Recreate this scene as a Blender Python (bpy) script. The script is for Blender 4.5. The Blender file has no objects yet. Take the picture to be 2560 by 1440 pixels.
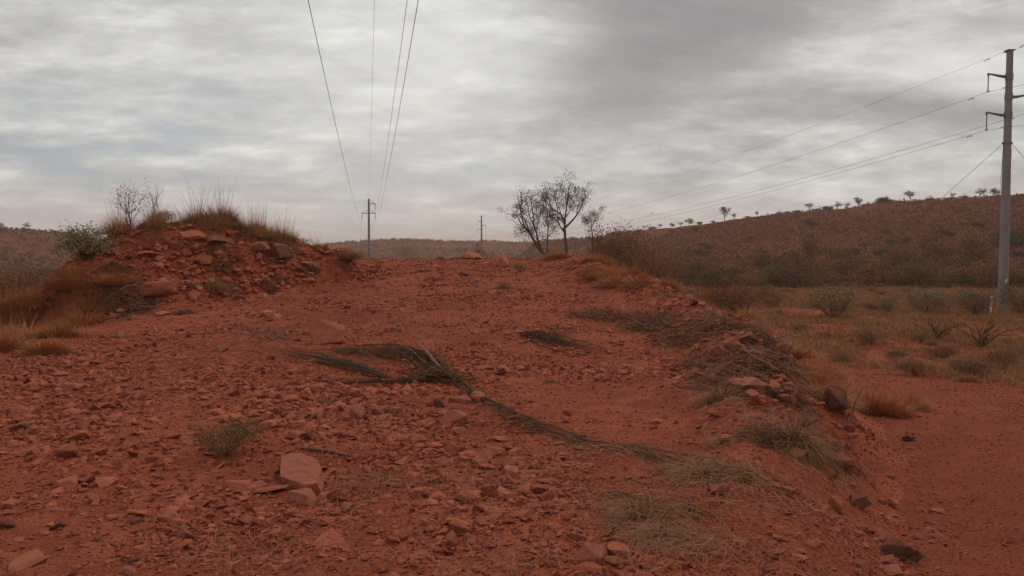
import bpy, bmesh, math, random
import numpy as np
from mathutils import Vector, Matrix
R = math.radians
SC = bpy.context.scene
COL = SC.collection

# ------------------------------------------------------------------ camera
EYE = 1.65
PITCH = R(2.0)
FPX = 2000.0
cd = bpy.data.cameras.new('camera'); cam = bpy.data.objects.new('camera', cd); COL.objects.link(cam)
cam.location = (0, 0, EYE); cam.rotation_euler = (R(90) - PITCH, 0, 0)
cd.sensor_width = 36; cd.lens = FPX / 2560 * 36; cd.clip_start = 0.1; cd.clip_end = 20000
SC.camera = cam
SC.view_settings.view_transform = 'Standard'; SC.view_settings.look = 'None'
SC.view_settings.gamma = 1; SC.view_settings.exposure = 0.0
SC.cycles.volume_bounces = 1
SC.cycles.max_bounces = 6
SC.cycles.diffuse_bounces = 3

# ------------------------------------------------------------------ node helpers
class NT:
    def __init__(s, tree): s.t = tree; s.n = tree.nodes; s.l = tree.links
    def node(s, ty, **kw):
        n = s.n.new(ty)
        for k, v in kw.items(): setattr(n, k, v)
        return n
    def put(s, sock, v):
        if isinstance(v, bpy.types.NodeSocket): s.l.new(v, sock)
        elif isinstance(v, (tuple, list)) and sock.type == 'RGBA' and len(v) == 3: sock.default_value = (*v, 1)
        else: sock.default_value = v
    def math(s, op, a, b=None, c=None, clamp=False):
        n = s.node('ShaderNodeMath', operation=op, use_clamp=clamp); s.put(n.inputs[0], a)
        if b is not None: s.put(n.inputs[1], b)
        if c is not None: s.put(n.inputs[2], c)
        return n.outputs[0]
    def comb(s, x, y, z=0.0):
        n = s.node('ShaderNodeCombineXYZ'); s.put(n.inputs[0], x); s.put(n.inputs[1], y); s.put(n.inputs[2], z); return n.outputs[0]
    def noise(s, vec, scale, detail=4, rough=0.5, dist=0.0):
        n = s.node('ShaderNodeTexNoise'); 
        if vec is not None: s.put(n.inputs['Vector'], vec)
        s.put(n.inputs['Scale'], scale); s.put(n.inputs['Detail'], detail); s.put(n.inputs['Roughness'], rough); s.put(n.inputs['Distortion'], dist)
        return n.outputs[0]
    def mapr(s, v, a, b, c=0.0, d=1.0, smooth=True):
        n = s.node('ShaderNodeMapRange'); n.interpolation_type = 'SMOOTHSTEP' if smooth else 'LINEAR'
        s.put(n.inputs[0], v); s.put(n.inputs[1], a); s.put(n.inputs[2], b); s.put(n.inputs[3], c); s.put(n.inputs[4], d); return n.outputs[0]
    def mix(s, f, a, b, blend='MIX'):
        n = s.node('ShaderNodeMix', data_type='RGBA', blend_type=blend); n.clamp_factor = True
        s.put(n.inputs[0], f); s.put(n.inputs[6], a); s.put(n.inputs[7], b); return n.outputs[2]
    def ramp(s, v, stops):
        n = s.node('ShaderNodeValToRGB'); e = n.color_ramp.elements
        while len(e) < len(stops): e.new(0.5)
        for i, (p, c) in enumerate(stops): e[i].position = p; e[i].color = (*c, 1)
        s.put(n.inputs[0], v); return n.outputs[0]

# ------------------------------------------------------------------ sky
SUN_EL, SUN_AZ = R(48), R(35)          # azimuth clockwise from +Y
w = bpy.data.worlds.new("World"); SC.world = w; w.use_nodes = True
T = NT(w.node_tree); T.n.clear()
sky = T.node('ShaderNodeTexSky', sky_type='NISHITA'); sky.sun_disc = False
sky.sun_elevation = SUN_EL; sky.sun_rotation = SUN_AZ; sky.dust_density = 3.0
skyc = T.node('ShaderNodeVectorMath', operation='SCALE'); T.l.new(sky.outputs[0], skyc.inputs[0]); skyc.inputs[3].default_value = 0.085
tc = T.node('ShaderNodeTexCoord'); sp = T.node('ShaderNodeSeparateXYZ'); T.l.new(tc.outputs['Generated'], sp.inputs[0])
dx, dy, dz = sp.outputs
up = T.math('MAXIMUM', dz, 0.0)
den = T.math('ADD', up, 0.10)
cx = T.math('DIVIDE', dx, den); cy = T.math('DIVIDE', dy, den)
cv = T.comb(cx, cy, 0.0)
ya = T.math('MAXIMUM', T.math('ABSOLUTE', dy), 0.15)
u = T.math('DIVIDE', dx, ya); v = T.math('DIVIDE', dz, ya)
warp = T.noise(T.comb(T.math('MULTIPLY', u, 1.0), T.math('MULTIPLY', v, 2.5), 0.0), 3.0, 5, 0.6)
warp0 = T.math('SUBTRACT', warp, 0.5)
uw = T.math('ADD', u, T.math('MULTIPLY', warp0, 0.16)); vw = T.math('ADD', v, T.math('MULTIPLY', warp0, 0.09))
def blob(u0, v0, su, sv, uu=uw, vv=vw):
    a = T.math('POWER', T.math('ABSOLUTE', T.math('DIVIDE', T.math('SUBTRACT', uu, u0), su)), 2.0)
    b = T.math('POWER', T.math('ABSOLUTE', T.math('DIVIDE', T.math('SUBTRACT', vv, v0), sv)), 2.0)
    return T.math('EXPONENT', T.math('MULTIPLY', T.math('ADD', a, b), -1.0))
def px(x, y): return (x - 1280) / 2000, (650 - y) / 2000
n1 = T.noise(cv, 1.5, 9, 0.62, 0.3)
cv2 = T.comb(T.math('MULTIPLY', u, 0.9), T.math('MULTIPLY', v, 3.8), 3.3)
n2 = T.noise(cv2, 7.0, 9, 0.60, 0.25)
n3_ = T.noise(T.comb(u, T.math('MULTIPLY', v, 3.4), 7.7), 20.0, 6, 0.6, 0.6)
cl = T.math('ADD', T.math('MULTIPLY', n1, 0.42), T.math('ADD', T.math('MULTIPLY', n2, 0.38), T.math('MULTIPLY', n3_, 0.20)))
cloud = T.ramp(cl, [(0.38, (0.40, 0.402, 0.402)), (0.45, (0.51, 0.51, 0.50)), (0.53, (0.66, 0.66, 0.63)), (0.63, (0.92, 0.92, 0.87))])
# thin gaps where the blue shows
g1 = T.math('MULTIPLY', blob(*px(210, 320), 0.18, 0.045), 1.35)
g2 = T.math('MULTIPLY', blob(*px(1180, 465), 0.13, 0.022), 1.0)
g3 = T.math('MULTIPLY', blob(*px(520, 430), 0.30, 0.02), 0.6)
gn = T.mapr(T.noise(cv2, 7.0, 5, 0.6), 0.36, 0.60)
gap = T.math('MULTIPLY', T.math('ADD', T.math('ADD', g1, g2), g3), T.math('SUBTRACT', 1.15, gn), clamp=True)
c1 = T.mix(T.math('MULTIPLY', gap, 0.75), cloud, (0.37, 0.435, 0.49))
# bright bank in the middle and at upper left
br = T.math('ADD', T.math('MULTIPLY', blob(*px(1080, 130), 0.20, 0.15), 0.38), T.math('MULTIPLY', blob(*px(500, 190), 0.35, 0.12), 0.16))
br = T.math('ADD', br, T.math('MULTIPLY', blob(*px(2380, 165), 0.12, 0.045), 0.5))
c2 = T.mix(br, c1, (0.98, 0.98, 0.93))
# dark rain cloud with falling streaks at the right
sl = T.math('ADD', u, T.math('MULTIPLY', v, -0.12))
st = T.noise(T.comb(T.math('MULTIPLY', sl, 6.0), T.math('MULTIPLY', v, 1.2), 0.0), 1.0, 4, 0.6)
vl = T.math('SUBTRACT', vw, T.math('MULTIPLY_ADD', uw, 0.4416, 0.088))
dk = T.math('MULTIPLY', T.mapr(vl, -0.05, 0.085), T.mapr(T.math('ADD', u, T.math('MULTIPLY', warp0, 0.10)), -0.03, 0.16))
dk = T.math('MULTIPLY', dk, T.mapr(u, 0.30, 0.62, 0.95, 0.55))
dk = T.math('ADD', dk, T.math('MULTIPLY', blob(*px(2270, 280), 0.24, 0.026), 0.85))
dk = T.math('ADD', dk, T.math('MULTIPLY', blob(*px(100, 10), 0.30, 0.04), 0.15))
dk = T.math('MULTIPLY', dk, T.mapr(st, 0.2, 0.8, 0.9, 1.06), clamp=True)
c3 = T.mix(T.math('MULTIPLY', T.math('SMOOTH_MIN', dk, 0.92, 0.3), 0.88), c2, (0.245, 0.24, 0.24))
# pale dusty band over the horizon
hz = T.mapr(v, -0.02, 0.15, 0.85, 0.0)
c4 = T.mix(hz, c3, (0.68, 0.61, 0.575))
cover = T.mapr(dz, -0.2, 0.0, 0.94, 0.94)
c5 = T.mix(cover, skyc.outputs[0], c4)
bg = T.node('ShaderNodeBackground'); T.l.new(c5, bg.inputs[0]); bg.inputs[1].default_value = 1.0
wo = T.node('ShaderNodeOutputWorld'); T.l.new(bg.outputs[0], wo.inputs[0])

# ------------------------------------------------------------------ sun (overcast)
sd = bpy.data.lights.new('sun', 'SUN'); sd.energy = 1.05; sd.angle = R(18); sd.color = (1, 0.92, 0.80)
sun = bpy.data.objects.new('sun', sd); COL.objects.link(sun)
sdir = Vector((math.sin(SUN_AZ) * math.cos(SUN_EL), math.cos(SUN_AZ) * math.cos(SUN_EL), math.sin(SUN_EL)))
sun.rotation_euler = sdir.to_track_quat('Z', 'Y').to_euler(); sun.location = (0, 0, 60)

# ------------------------------------------------------------------ noise + terrain
def _h(ix, iy, s):
    a = (ix.astype(np.int64) * 374761393 + iy.astype(np.int64) * 668265263 + s * 974634777) & 0xffffffff
    a = ((a ^ (a >> 13)) * 1274126177) & 0xffffffff
    a = ((a ^ (a >> 16)) * 2246822519) & 0xffffffff
    return ((a ^ (a >> 15)) & 0xffffff) / float(0xffffff)
def vn(x, y, s=0):
    x = np.asarray(x, float); y = np.asarray(y, float)
    fx = np.floor(x); fy = np.floor(y); tx = x - fx; ty = y - fy
    tx = tx * tx * (3 - 2 * tx); ty = ty * ty * (3 - 2 * ty)
    a = _h(fx, fy, s); b = _h(fx + 1, fy, s); c = _h(fx, fy + 1, s); d = _h(fx + 1, fy + 1, s)
    return (a * (1 - tx) + b * tx) * (1 - ty) + (c * (1 - tx) + d * tx) * ty
def fbm(x, y, o=4, s=0, g=0.5):
    r = 0; a = 1; t = 0
    for i in range(o): r = r + a * vn(x * 2 ** i + i * 17.3, y * 2 ** i - i * 9.1, s + i); t += a; a *= g
    return r / t - 0.5
def ss(a, b, x):
    t = np.clip((x - a) / (b - a), 0, 1); return t * t * (3 - 2 * t)
def pxu(p): return (np.asarray(p, float) - 1280) / FPX
def road_z(y): return np.interp(y, [0, 10, 14, 18, 22, 27, 33, 40, 45, 55, 65, 85, 120, 200], [0, 0, .05, .15, .35, .7, 1.18, 1.66, 1.72, 1.1, .3, -.9, -1.9, -2.3])
def edge_x(y): return np.interp(y, [-20, 0, 4.2, 6.2, 9, 13, 17, 22, 27, 33, 40, 60], [0.3, 1.0, 1.6, 2.15, 2.95, 4.0, 4.7, 4.9, 4.3, 3.6, 3.3, 3.0])
def low_r(y): return np.interp(y, [-20, 0, 4, 8, 12, 18, 30, 55, 110, 300], [-.1, -.2, -.32, -.62, -1.0, -1.45, -1.95, -2.0, -2.05, -2.2])
def low_l(y): return np.interp(y, [-20, 0, 10, 14, 20, 40, 100, 300], [0, 0, -.15, -.3, -.6, -1.0, -1.7, -2.2])
def mound_parts(x, y):
    nx = x + fbm(x * .5, y * .5, 3, 31) * 1.0; ny = y + fbm(x * .5 + 9, y * .5, 3, 32) * 1.6
    y0 = 25 + (nx + 12); q = ny - y0
    zr = np.interp(nx, [-15.5, -14.2, -13.2, -12.0, -11.0, -10.0, -9.0, -8.0, -7.0, -6.3, -5.4], [-.6, .2, 1.25, 2.45, 2.78, 2.92, 2.62, 2.30, 1.95, 1.75, 1.3])
    wf = np.interp(nx, [-14, -12, -11, -9, -7.6, -6.4], [5, 5.5, 6.5, 7, 4.2, 2.6])
    t = np.where(q < 0, 1 + q / wf, 1 - q / 4.5); t = np.clip(t, 0, 1); t = t * t * (3 - 2 * t)
    t = t * np.clip((nx + 16) / 2.2, 0, 1) * np.clip((-5.0 - nx) / 1.5, 0, 1)
    return t, zr
def mound(x, y): return mound_parts(x, y)[0] * 2.0
def H(x, y, fine=True):
    x = np.asarray(x, float); y = np.asarray(y, float)
    rz = road_z(y); ex = edge_x(y) + fbm(y * .35, x * 0 + 3, 3, 5) * .9
    lr = low_r(y); ll = low_l(y)
    wdt = np.interp(y, [0, 6, 15, 40], [.7, 1.0, 2.4, 5])
    tr = ss(0, 1, (x - ex) / wdt)
    z = rz * (1 - tr) + lr * tr
    lx = -9.0 - np.interp(y, [0, 12, 20, 40], [6, 0, 0, 1.5]) + fbm(y * .3, x * 0 + 8, 3, 6) * 1.4
    tl = ss(0, 1, (lx - x) / 3.5)
    z = z * (1 - tl) + ll * tl
    # low berm of pushed-up rubble on the right edge
    b = np.exp(-((x - ex + .35) / np.interp(y, [5, 12, 30], [.35, .6, .9])) ** 2) * np.interp(y, [4, 7, 11, 18, 27, 40], [.02, .16, .30, .36, .3, .15])
    z = z + b * (1 + 1.3 * fbm(x * .9, y * .9, 3, 7))
    mt, mz = mound_parts(x, y)
    z = z + np.maximum(mz - z, 0) * mt + mt * (fbm(x * 1.3, y * 1.3, 4, 33) * .55)
    # lower track: a shallow worn dip between berm and scrub
    r = np.sqrt(x * x + y * y) + 1e-6
    yy = np.maximum(y, 1.0); uu = np.clip(x / yy, -1.2, 1.2); uu = np.where(y < 1, np.sign(x) * 1.2, uu)
    d = np.where(y < r * .64, r * .64, y)
    # right-hand ridge
    P = [1300, 1345, 1480, 1600, 1800, 2000, 2200, 2560, 3200]
    rd = np.interp(uu, pxu(P), [560, 540, 480, 400, 340, 300, 270, 235, 220])
    ry = np.interp(uu, pxu(P), [640, 604, 594, 577, 556, 531, 508, 488, 470])
    fd = np.interp(uu, pxu([1345, 1480, 1600, 1700, 2560]), [330, 250, 165, 118, 108])
    ztop = (650 - ry) / FPX * rd + EYE
    t = np.clip((d - fd) / (rd - fd), 0, 1)
    prof = np.where(t < 1, t * .55 + .45 * t * t * (3 - 2 * t), 1)
    hA = (ztop + 2.2) * prof - 2.2 - np.clip(d - rd, 0, 500) * .045
    hA = np.where(uu > pxu(1290), hA, -9)
    # far hills
    P2 = [-600, 0, 90, 180, 230, 420, 700, 800, 940, 1010, 1120, 1280, 1400, 2560]
    rd2 = np.interp(uu, pxu(P2), [300, 380, 420, 480, 560, 700, 850, 880, 860, 860, 880, 900, 900, 900])
    ry2 = np.interp(uu, pxu(P2), [560, 575, 578, 583, 596, 612, 622, 612, 601, 600, 604, 606, 610, 620])
    fd2 = rd2 * .55
    z2 = (650 - ry2) / FPX * rd2 + EYE
    t2 = np.clip((d - fd2) / (rd2 - fd2), 0, 1)
    hB = (z2 + 2.2) * t2 * t2 * (3 - 2 * t2) - 2.2 - np.clip(d - rd2, 0, 600) * .03
    hh = np.maximum(hA, hB)
    k = ss(95, 150, d)
    far = ss(70, 130, d)
    z = np.where(hh > z, hh, z) * k + z * (1 - k) if True else z
    # relief
    z = z + far * (fbm(x / 28, y / 28, 5, 11, .55) * 2.2 * ss(110, 200, d) + fbm(x / 7, y / 7, 3, 13) * .8)
    mid = ss(15, 40, r) * (1 - far)
    z = z + mid * fbm(x / 6, y / 6, 4, 14) * .45
    z = z + fbm(x / 2.4, y / 2.4, 4, 15) * .16
    if fine:
        z = z + fbm(x * 2.6, y * 2.6, 4, 16, .55) * .055 * (1 - .6 * ss(3, 5, x - ex)) + fbm(x * 11, y * 11, 2, 17) * .018 * (1 - ss(20, 40, r))
    # keep the camera's own ground at 0
    return z
Z0 = float(H(np.array([0.0]), np.array([0.0]), False)[0])
def Hz(x, y): return float(H(np.array([x]), np.array([y]))[0])

CP, SP = math.cos(PITCH), math.sin(PITCH)
def ray(px_, py_):
    a = (px_ - 1280) / FPX; b = (720 - py_) / FPX
    return np.array([a, CP + b * SP, -SP + b * CP])
def at(px_, py_, D):
    d = ray(px_, py_); k = D / d[1]
    return Vector((d[0] * k, D, EYE + d[2] * k))
_ts = np.exp(np.linspace(math.log(2.0), math.log(1400), 5000))
def hit(px_, py_, lo=2.0):
    d = ray(px_, py_); t = _ts[_ts >= lo]
    X = d[0] * t; Y = d[1] * t; Zr = EYE + d[2] * t
    m = Zr < H(X, Y)
    i = int(np.argmax(m)) if m.any() else len(t) - 1
    return Vector((X[i], Y[i], float(H(X[i:i + 1], Y[i:i + 1])[0])))
def proj(P):
    q = np.asarray(P, float) - np.array([0, 0, EYE])
    f = q[..., 1] * CP - q[..., 2] * SP; up_ = q[..., 1] * SP + q[..., 2] * CP
    return 1280 + q[..., 0] / f * FPX, 720 - up_ / f * FPX
def above(px_, D):                                   # ground point at depth D under image column
    x = (px_ - 1280) / FPX * D
    return Vector((x, D, Hz(x, D)))

# ------------------------------------------------------------------ object helpers
def tag(o, label=None, cat=None, group=None, kind=None):
    if label: o['label'] = label
    if cat: o['category'] = cat
    if group: o['group'] = group
    if kind: o['kind'] = kind
    return o
def empty(name, loc, rz=0.0, scale=1.0):
    o = bpy.data.objects.new(name, None); o.empty_display_size = .3; COL.objects.link(o)
    o.location = loc; o.rotation_euler = (0, 0, rz); o.scale = (scale,) * 3 if not hasattr(scale, '__len__') else scale
    return o
def link(name, me, parent=None):
    o = bpy.data.objects.new(name, me); COL.objects.link(o); o.parent = parent; return o
def copy_tree(o, parent=None):
    c = o.copy(); COL.objects.link(c); c.parent = parent
    for ch in list(o.children): copy_tree(ch, c)
    return c
def mesh_np(name, V, F, mat, smooth=False):
    V = np.asarray(V, np.float32); F = np.asarray(F, np.int32); k = F.shape[1]
    me = bpy.data.meshes.new(name)
    me.vertices.add(len(V)); me.vertices.foreach_set('co', V.ravel())
    me.loops.add(F.size); me.loops.foreach_set('vertex_index', F.ravel())
    me.polygons.add(len(F)); me.polygons.foreach_set('loop_start', np.arange(0, F.size, k, dtype=np.int32))
    me.polygons.foreach_set('loop_total', np.full(len(F), k, np.int32))
    me.polygons.foreach_set('use_smooth', np.full(len(F), smooth))
    me.update(calc_edges=True); me.materials.append(mat); return me
class MB:
    """collects triangles / quads (stored as tris)"""
    def __init__(s): s.V = []; s.F = []; s.n = 0
    def add(s, V, F):
        V = np.asarray(V, float).reshape(-1, 3); F = np.asarray(F, int)
        if F.shape[1] == 4: F = np.concatenate([F[:, [0, 1, 2]], F[:, [0, 2, 3]]])
        s.V.append(V); s.F.append(F + s.n); s.n += len(V)
    def tube(s, P, r, k=6):
        P = np.asarray([tuple(p) for p in P], float); n = len(P); r = np.broadcast_to(np.asarray(r, float), (n,))
        t = np.gradient(P, axis=0); t /= np.linalg.norm(t, axis=1)[:, None] + 1e-9
        a = np.array([0., 0, 1]) if abs(t[0, 2]) < .9 else np.array([1., 0, 0])
        V = []
        for i in range(n):
            b = np.cross(t[i], a); b /= np.linalg.norm(b) + 1e-9; a = np.cross(b, t[i])
            an = np.arange(k) / k * 2 * math.pi
            V.append(P[i] + r[i] * (np.cos(an)[:, None] * a + np.sin(an)[:, None] * b))
        V = np.concatenate(V); F = []
        for i in range(n - 1):
            for j in range(k):
                j2 = (j + 1) % k; F.append((i * k + j, i * k + j2, (i + 1) * k + j2, (i + 1) * k + j))
        s.add(V, F)
        c0 = [(0, j + 1, j) for j in range(1, k - 1)]; c1 = [(0, j, j + 1) for j in range(1, k - 1)]
        s.add(V[:k], c0); s.add(V[-k:], c1)
    def box(s, c, d, M=None):
        v = np.array([(i, j, k) for i in (-.5, .5) for j in (-.5, .5) for k in (-.5, .5)]) * np.array(d)
        if M is not None: v = v @ np.array(M.to_3x3()).T
        s.add(v + np.array(c), [(0, 1, 3, 2), (4, 6, 7, 5), (0, 4, 5, 1), (2, 3, 7, 6), (0, 2, 6, 4), (1, 5, 7, 3)])
    def mesh(s, name, mat, smooth=False):
        return mesh_np(name, np.concatenate(s.V), np.concatenate(s.F), mat, smooth)
    def build(s, name, mat, parent=None, smooth=False): return link(name, s.mesh(name, mat, smooth), parent)

# ------------------------------------------------------------------ materials
def new_mat(name):
    m = bpy.data.materials.new(name); m.use_nodes = True; t = NT(m.node_tree)
    b = [n for n in t.n if n.type == 'BSDF_PRINCIPLED'][0]; return m, t, b
def bump(t, b, h, strength, dist):
    n = t.node('ShaderNodeBump'); t.put(n.inputs['Height'], h); n.inputs['Strength'].default_value = strength; n.inputs['Distance'].default_value = dist
    t.l.new(n.outputs[0], b.inputs['Normal'])
def isle(t): return t.node('ShaderNodeNewGeometry').outputs['Random Per Island']
def pos(t): return t.node('ShaderNodeNewGeometry').outputs['Position']

SOIL = (0.345, 0.079, 0.037); SOIL_D = (0.235, 0.053, 0.027); SOIL_L = (0.44, 0.125, 0.064)
def mk_soil():
    m, t, b = new_mat('red_soil'); p = pos(t)
    n0 = t.noise(p, .35, 5, .6); n1 = t.noise(p, 2.2, 6, .62); n2 = t.noise(p, 14, 5, .6); n3 = t.noise(p, 70, 3, .6)
    c = t.mix(t.mapr(n0, .35, .65), SOIL_D, SOIL)
    c = t.mix(t.math('MULTIPLY', t.mapr(n1, .45, .68), .55), c, SOIL_L)
    c = t.mix(t.math('MULTIPLY', t.mapr(n2, .5, .7), .55), c, (0.165, 0.045, 0.025))
    c = t.mix(t.math('MULTIPLY', t.mapr(n3, .56, .7), .5), c, (0.41, 0.15, 0.08))
    vo = t.node('ShaderNodeTexVoronoi'); t.put(vo.inputs['Vector'], p); vo.inputs['Scale'].default_value = 34
    c = t.mix(t.mapr(vo.outputs['Distance'], .0, .16, .45, 0), c, (0.39, 0.13, 0.07))
    t.put(b.inputs['Base Color'], c); b.inputs['Roughness'].default_value = .97; b.inputs['Specular IOR Level'].default_value = .1
    h = t.math('ADD', t.math('MULTIPLY', n2, .6), t.math('ADD', t.math('MULTIPLY', n3, .3), t.math('MULTIPLY', vo.outputs['Distance'], -.35)))
    bump(t, b, h, .9, .06); return m
def mk_track():
    m, t, b = new_mat('track_soil'); p = pos(t)
    n0 = t.noise(p, .5, 5, .6); n1 = t.noise(p, 3.0, 6, .65); n3 = t.noise(p, 45, 4, .65)
    c = t.mix(t.mapr(n0, .35, .65), (0.285, 0.063, 0.031), (0.345, 0.079, 0.037))
    c = t.mix(t.math('MULTIPLY', t.mapr(n1, .45, .7), .5), c, (0.165, 0.045, 0.025))
    c = t.mix(t.math('MULTIPLY', t.mapr(n3, .5, .7), .5), c, (0.38, 0.13, 0.068))
    t.put(b.inputs['Base Color'], c); b.inputs['Roughness'].default_value = .97; b.inputs['Specular IOR Level'].default_value = .1
    bump(t, b, t.math('ADD', t.math('MULTIPLY', n3, .6), n1), 1.0, .07); return m
def mk_hill():
    m, t, b = new_mat('hill_soil'); p = pos(t)
    n0 = t.noise(p, .03, 6, .6); n1 = t.noise(p, .25, 6, .65); n2 = t.noise(p, 1.3, 5, .7)
    c = t.mix(t.mapr(n0, .38, .62), (0.20, 0.064, 0.038), (0.25, 0.076, 0.042))
    c = t.mix(t.mapr(n1, .45, .66), c, (0.15, 0.068, 0.042))
    c = t.mix(t.math('MULTIPLY', t.mapr(n2, .5, .66), .8), c, (0.10, 0.055, 0.036))
    # thin paler ledges of rock following the contour
    sp_ = t.node('ShaderNodeSeparateXYZ'); t.put(sp_.inputs[0], p)
    lv = t.comb(t.math('MULTIPLY', sp_.outputs[0], .06), t.math('MULTIPLY', sp_.outputs[1], .06), t.math('MULTIPLY', sp_.outputs[2], .9))
    led = t.noise(lv, 1.2, 5, .6)
    c = t.mix(t.math('MULTIPLY', t.mapr(led, .58, .68), .6), c, (0.27, 0.105, 0.07))
    t.put(b.inputs['Base Color'], c); b.inputs['Roughness'].default_value = 1; b.inputs['Specular IOR Level'].default_value = .0
    bump(t, b, t.math('ADD', n2, n1), 1.0, .8); return m
def mk_rock(name, base, alt, sc=1.0, spec=.25, isl=False):
    m, t, b = new_mat(name)
    tcn = t.node('ShaderNodeTexCoord').outputs['Object']; oi = t.node('ShaderNodeObjectInfo').outputs['Random']
    rnd = isle(t) if isl else oi
    off = t.node('ShaderNodeVectorMath', operation='ADD'); t.put(off.inputs[0], tcn); t.put(off.inputs[1], t.comb(t.math('MULTIPLY', rnd, 37.0), 0.0, 0.0))
    p = off.outputs[0]
    n1 = t.noise(p, 5 * sc, 6, .62, .4); n2 = t.noise(p, 34 * sc, 4, .65)
    c = t.mix(t.mapr(rnd, 0, 1, 0, 1, False), base, alt)
    c = t.mix(t.math('MULTIPLY', t.mapr(n1, .45, .7), .6), c, tuple(x * .55 for x in base))
    c = t.mix(t.math('MULTIPLY', t.mapr(n1, .5, .3), .35), c, tuple(min(1, x * 1.4) for x in alt))
    c = t.mix(t.math('MULTIPLY', t.mapr(n2, .5, .68), .4), c, tuple(x * .6 for x in alt))
    # red dust settled on the upward faces
    nz = t.node('ShaderNodeSeparateXYZ'); t.put(nz.inputs[0], t.node('ShaderNodeNewGeometry').outputs['Normal'])
    c = t.mix(t.math('MULTIPLY', t.mapr(nz.outputs[2], .3, .95), .35), c, (0.33, 0.082, 0.041))
    t.put(b.inputs['Base Color'], c); b.inputs['Roughness'].default_value = .85; b.inputs['Specular IOR Level'].default_value = spec
    bump(t, b, t.math('ADD', n1, t.math('MULTIPLY', n2, .35)), 0.75, .05 / sc); return m
def mk_var(name, cols, rough=.8, spec=.15, transl=0.0, by='isle'):
    m, t, b = new_mat(name); r = isle(t); oi = t.node('ShaderNodeObjectInfo').outputs['Random']
    n = len(cols); c = t.ramp(r, [(i / max(1, n - 1), q) for i, q in enumerate(cols)])
    k = t.mapr(oi, 0, 1, .82, 1.15, False)
    vm = t.node('ShaderNodeVectorMath', operation='SCALE'); t.put(vm.inputs[0], c); t.put(vm.inputs[3], k)
    t.put(b.inputs['Base Color'], vm.outputs[0]); b.inputs['Roughness'].default_value = rough; b.inputs['Specular IOR Level'].default_value = spec
    return m
def mk_bark(name, a, c_, sc=12.0):
    m, t, b = new_mat(name); p = t.node('ShaderNodeTexCoord').outputs['Object']
    s_ = t.node('ShaderNodeMapping'); t.put(s_.inputs[0], p); s_.inputs['Scale'].default_value = (1, 1, .2)
    n = t.noise(s_.outputs[0], sc, 5, .65)
    t.put(b.inputs['Base Color'], t.mix(t.mapr(n, .35, .65), a, c_)); b.inputs['Roughness'].default_value = .9
    b.inputs['Specular IOR Level'].default_value = .1
    bump(t, b, n, .6, .02); return m
M = {
 'soil': mk_soil(), 'track': mk_track(), 'hill': mk_hill(),
 'rock': mk_rock('red_rock', (0.33, 0.092, 0.053), (0.42, 0.135, 0.08)),
 'rock_pink': mk_rock('pink_rock', (0.39, 0.13, 0.078), (0.45, 0.165, 0.10)),
 'rock_orange': mk_rock('orange_rock', (0.42, 0.135, 0.06), (0.47, 0.165, 0.078)),
 'rock_dark': mk_rock('dark_rock', (0.15, 0.053, 0.036), (0.20, 0.07, 0.045)),
 'gravel': mk_rock('gravel', (0.18, 0.046, 0.027), (0.47, 0.142, 0.078), 6.0, .12, True),
 'straw': mk_var('straw', [(.20, .083, .048), (.34, .152, .086), (.26, .112, .062), (.42, .205, .118)]),
 'straw_grey': mk_var('grey_straw', [(.13, .058, .039), (.22, .10, .063), (.17, .078, .05), (.29, .142, .09)]),
 'straw_pale': mk_var('pale_straw', [(.27, .12, .06), (.42, .20, .095), (.18, .08, .045), (.50, .265, .135)]),
 'orange_grass': mk_var('orange_grass', [(.38, .145, .058), (.48, .185, .07), (.32, .13, .058), (.56, .25, .11)]),
 'mound_grass': mk_var('mound_grass', [(.34, .18, .095), (.44, .235, .13), (.38, .19, .10), (.52, .30, .17)]),
 'yellow_grass': mk_var('yellow_grass', [(.30, .17, .04), (.40, .22, .05)]),
 'plain_grass': mk_var('plain_grass', [(.32, .14, .058), (.42, .185, .075), (.24, .115, .055), (.48, .225, .10)]),
 'leaf': mk_var('gum_leaves', [(.14, .088, .055), (.20, .125, .075), (.16, .10, .062), (.25, .16, .10)], .6, .3),
 'leaf_dark': mk_var('dark_leaves', [(.19, .082, .046), (.25, .108, .056), (.21, .09, .05), (.29, .14, .068)], .7),
 'leaf_green': mk_var('green_leaves', [(.15, .098, .045), (.20, .135, .06), (.26, .175, .08)], .6, .3),
 'leaf_grey': mk_var('grey_green_leaves', [(.17, .15, .085), (.24, .21, .12), (.32, .29, .18)], .6, .3),
 'leaf_brown': mk_var('brown_leaves', [(.21, .098, .052), (.28, .125, .065), (.24, .115, .056), (.33, .165, .082)]),
 'leaf_rust': mk_var('rusty_leaves', [(.21, .082, .045), (.28, .108, .056), (.24, .11, .055)]),
 'petal': mk_var('pale_seed_heads', [(.45, .40, .33), (.6, .54, .45)]),
 'bark': mk_bark('bark', (.10, .066, .05), (.17, .115, .09)),
 'bark_pale': mk_bark('pale_bark', (.26, .20, .16), (.36, .29, .24)),
 'dead_wood': mk_bark('dead_wood', (.045, .024, .017), (.115, .060, .040), 20),
 'pale_wood': mk_bark('pale_dead_wood', (.16, .078, .05), (.27, .14, .092), 20),
 'stems_mix': mk_var('dead_stems', [(.03, .017, .012), (.10, .053, .036), (.055, .03, .021), (.20, .108, .07), (.08, .042, .03)], .9, .05),
 'debris': mk_var('debris', [(.12, .049, .034), (.27, .12, .075), (.17, .074, .048), (.38, .19, .12), (.22, .096, .06)], .9, .05),
 'debris_dark': mk_var('dark_debris', [(.08, .035, .026), (.19, .086, .056), (.12, .053, .036), (.29, .138, .09)], .9, .05),
 'char': mk_bark('charred_wood', (.025, .018, .015), (.05, .034, .028), 20),
}
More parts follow.
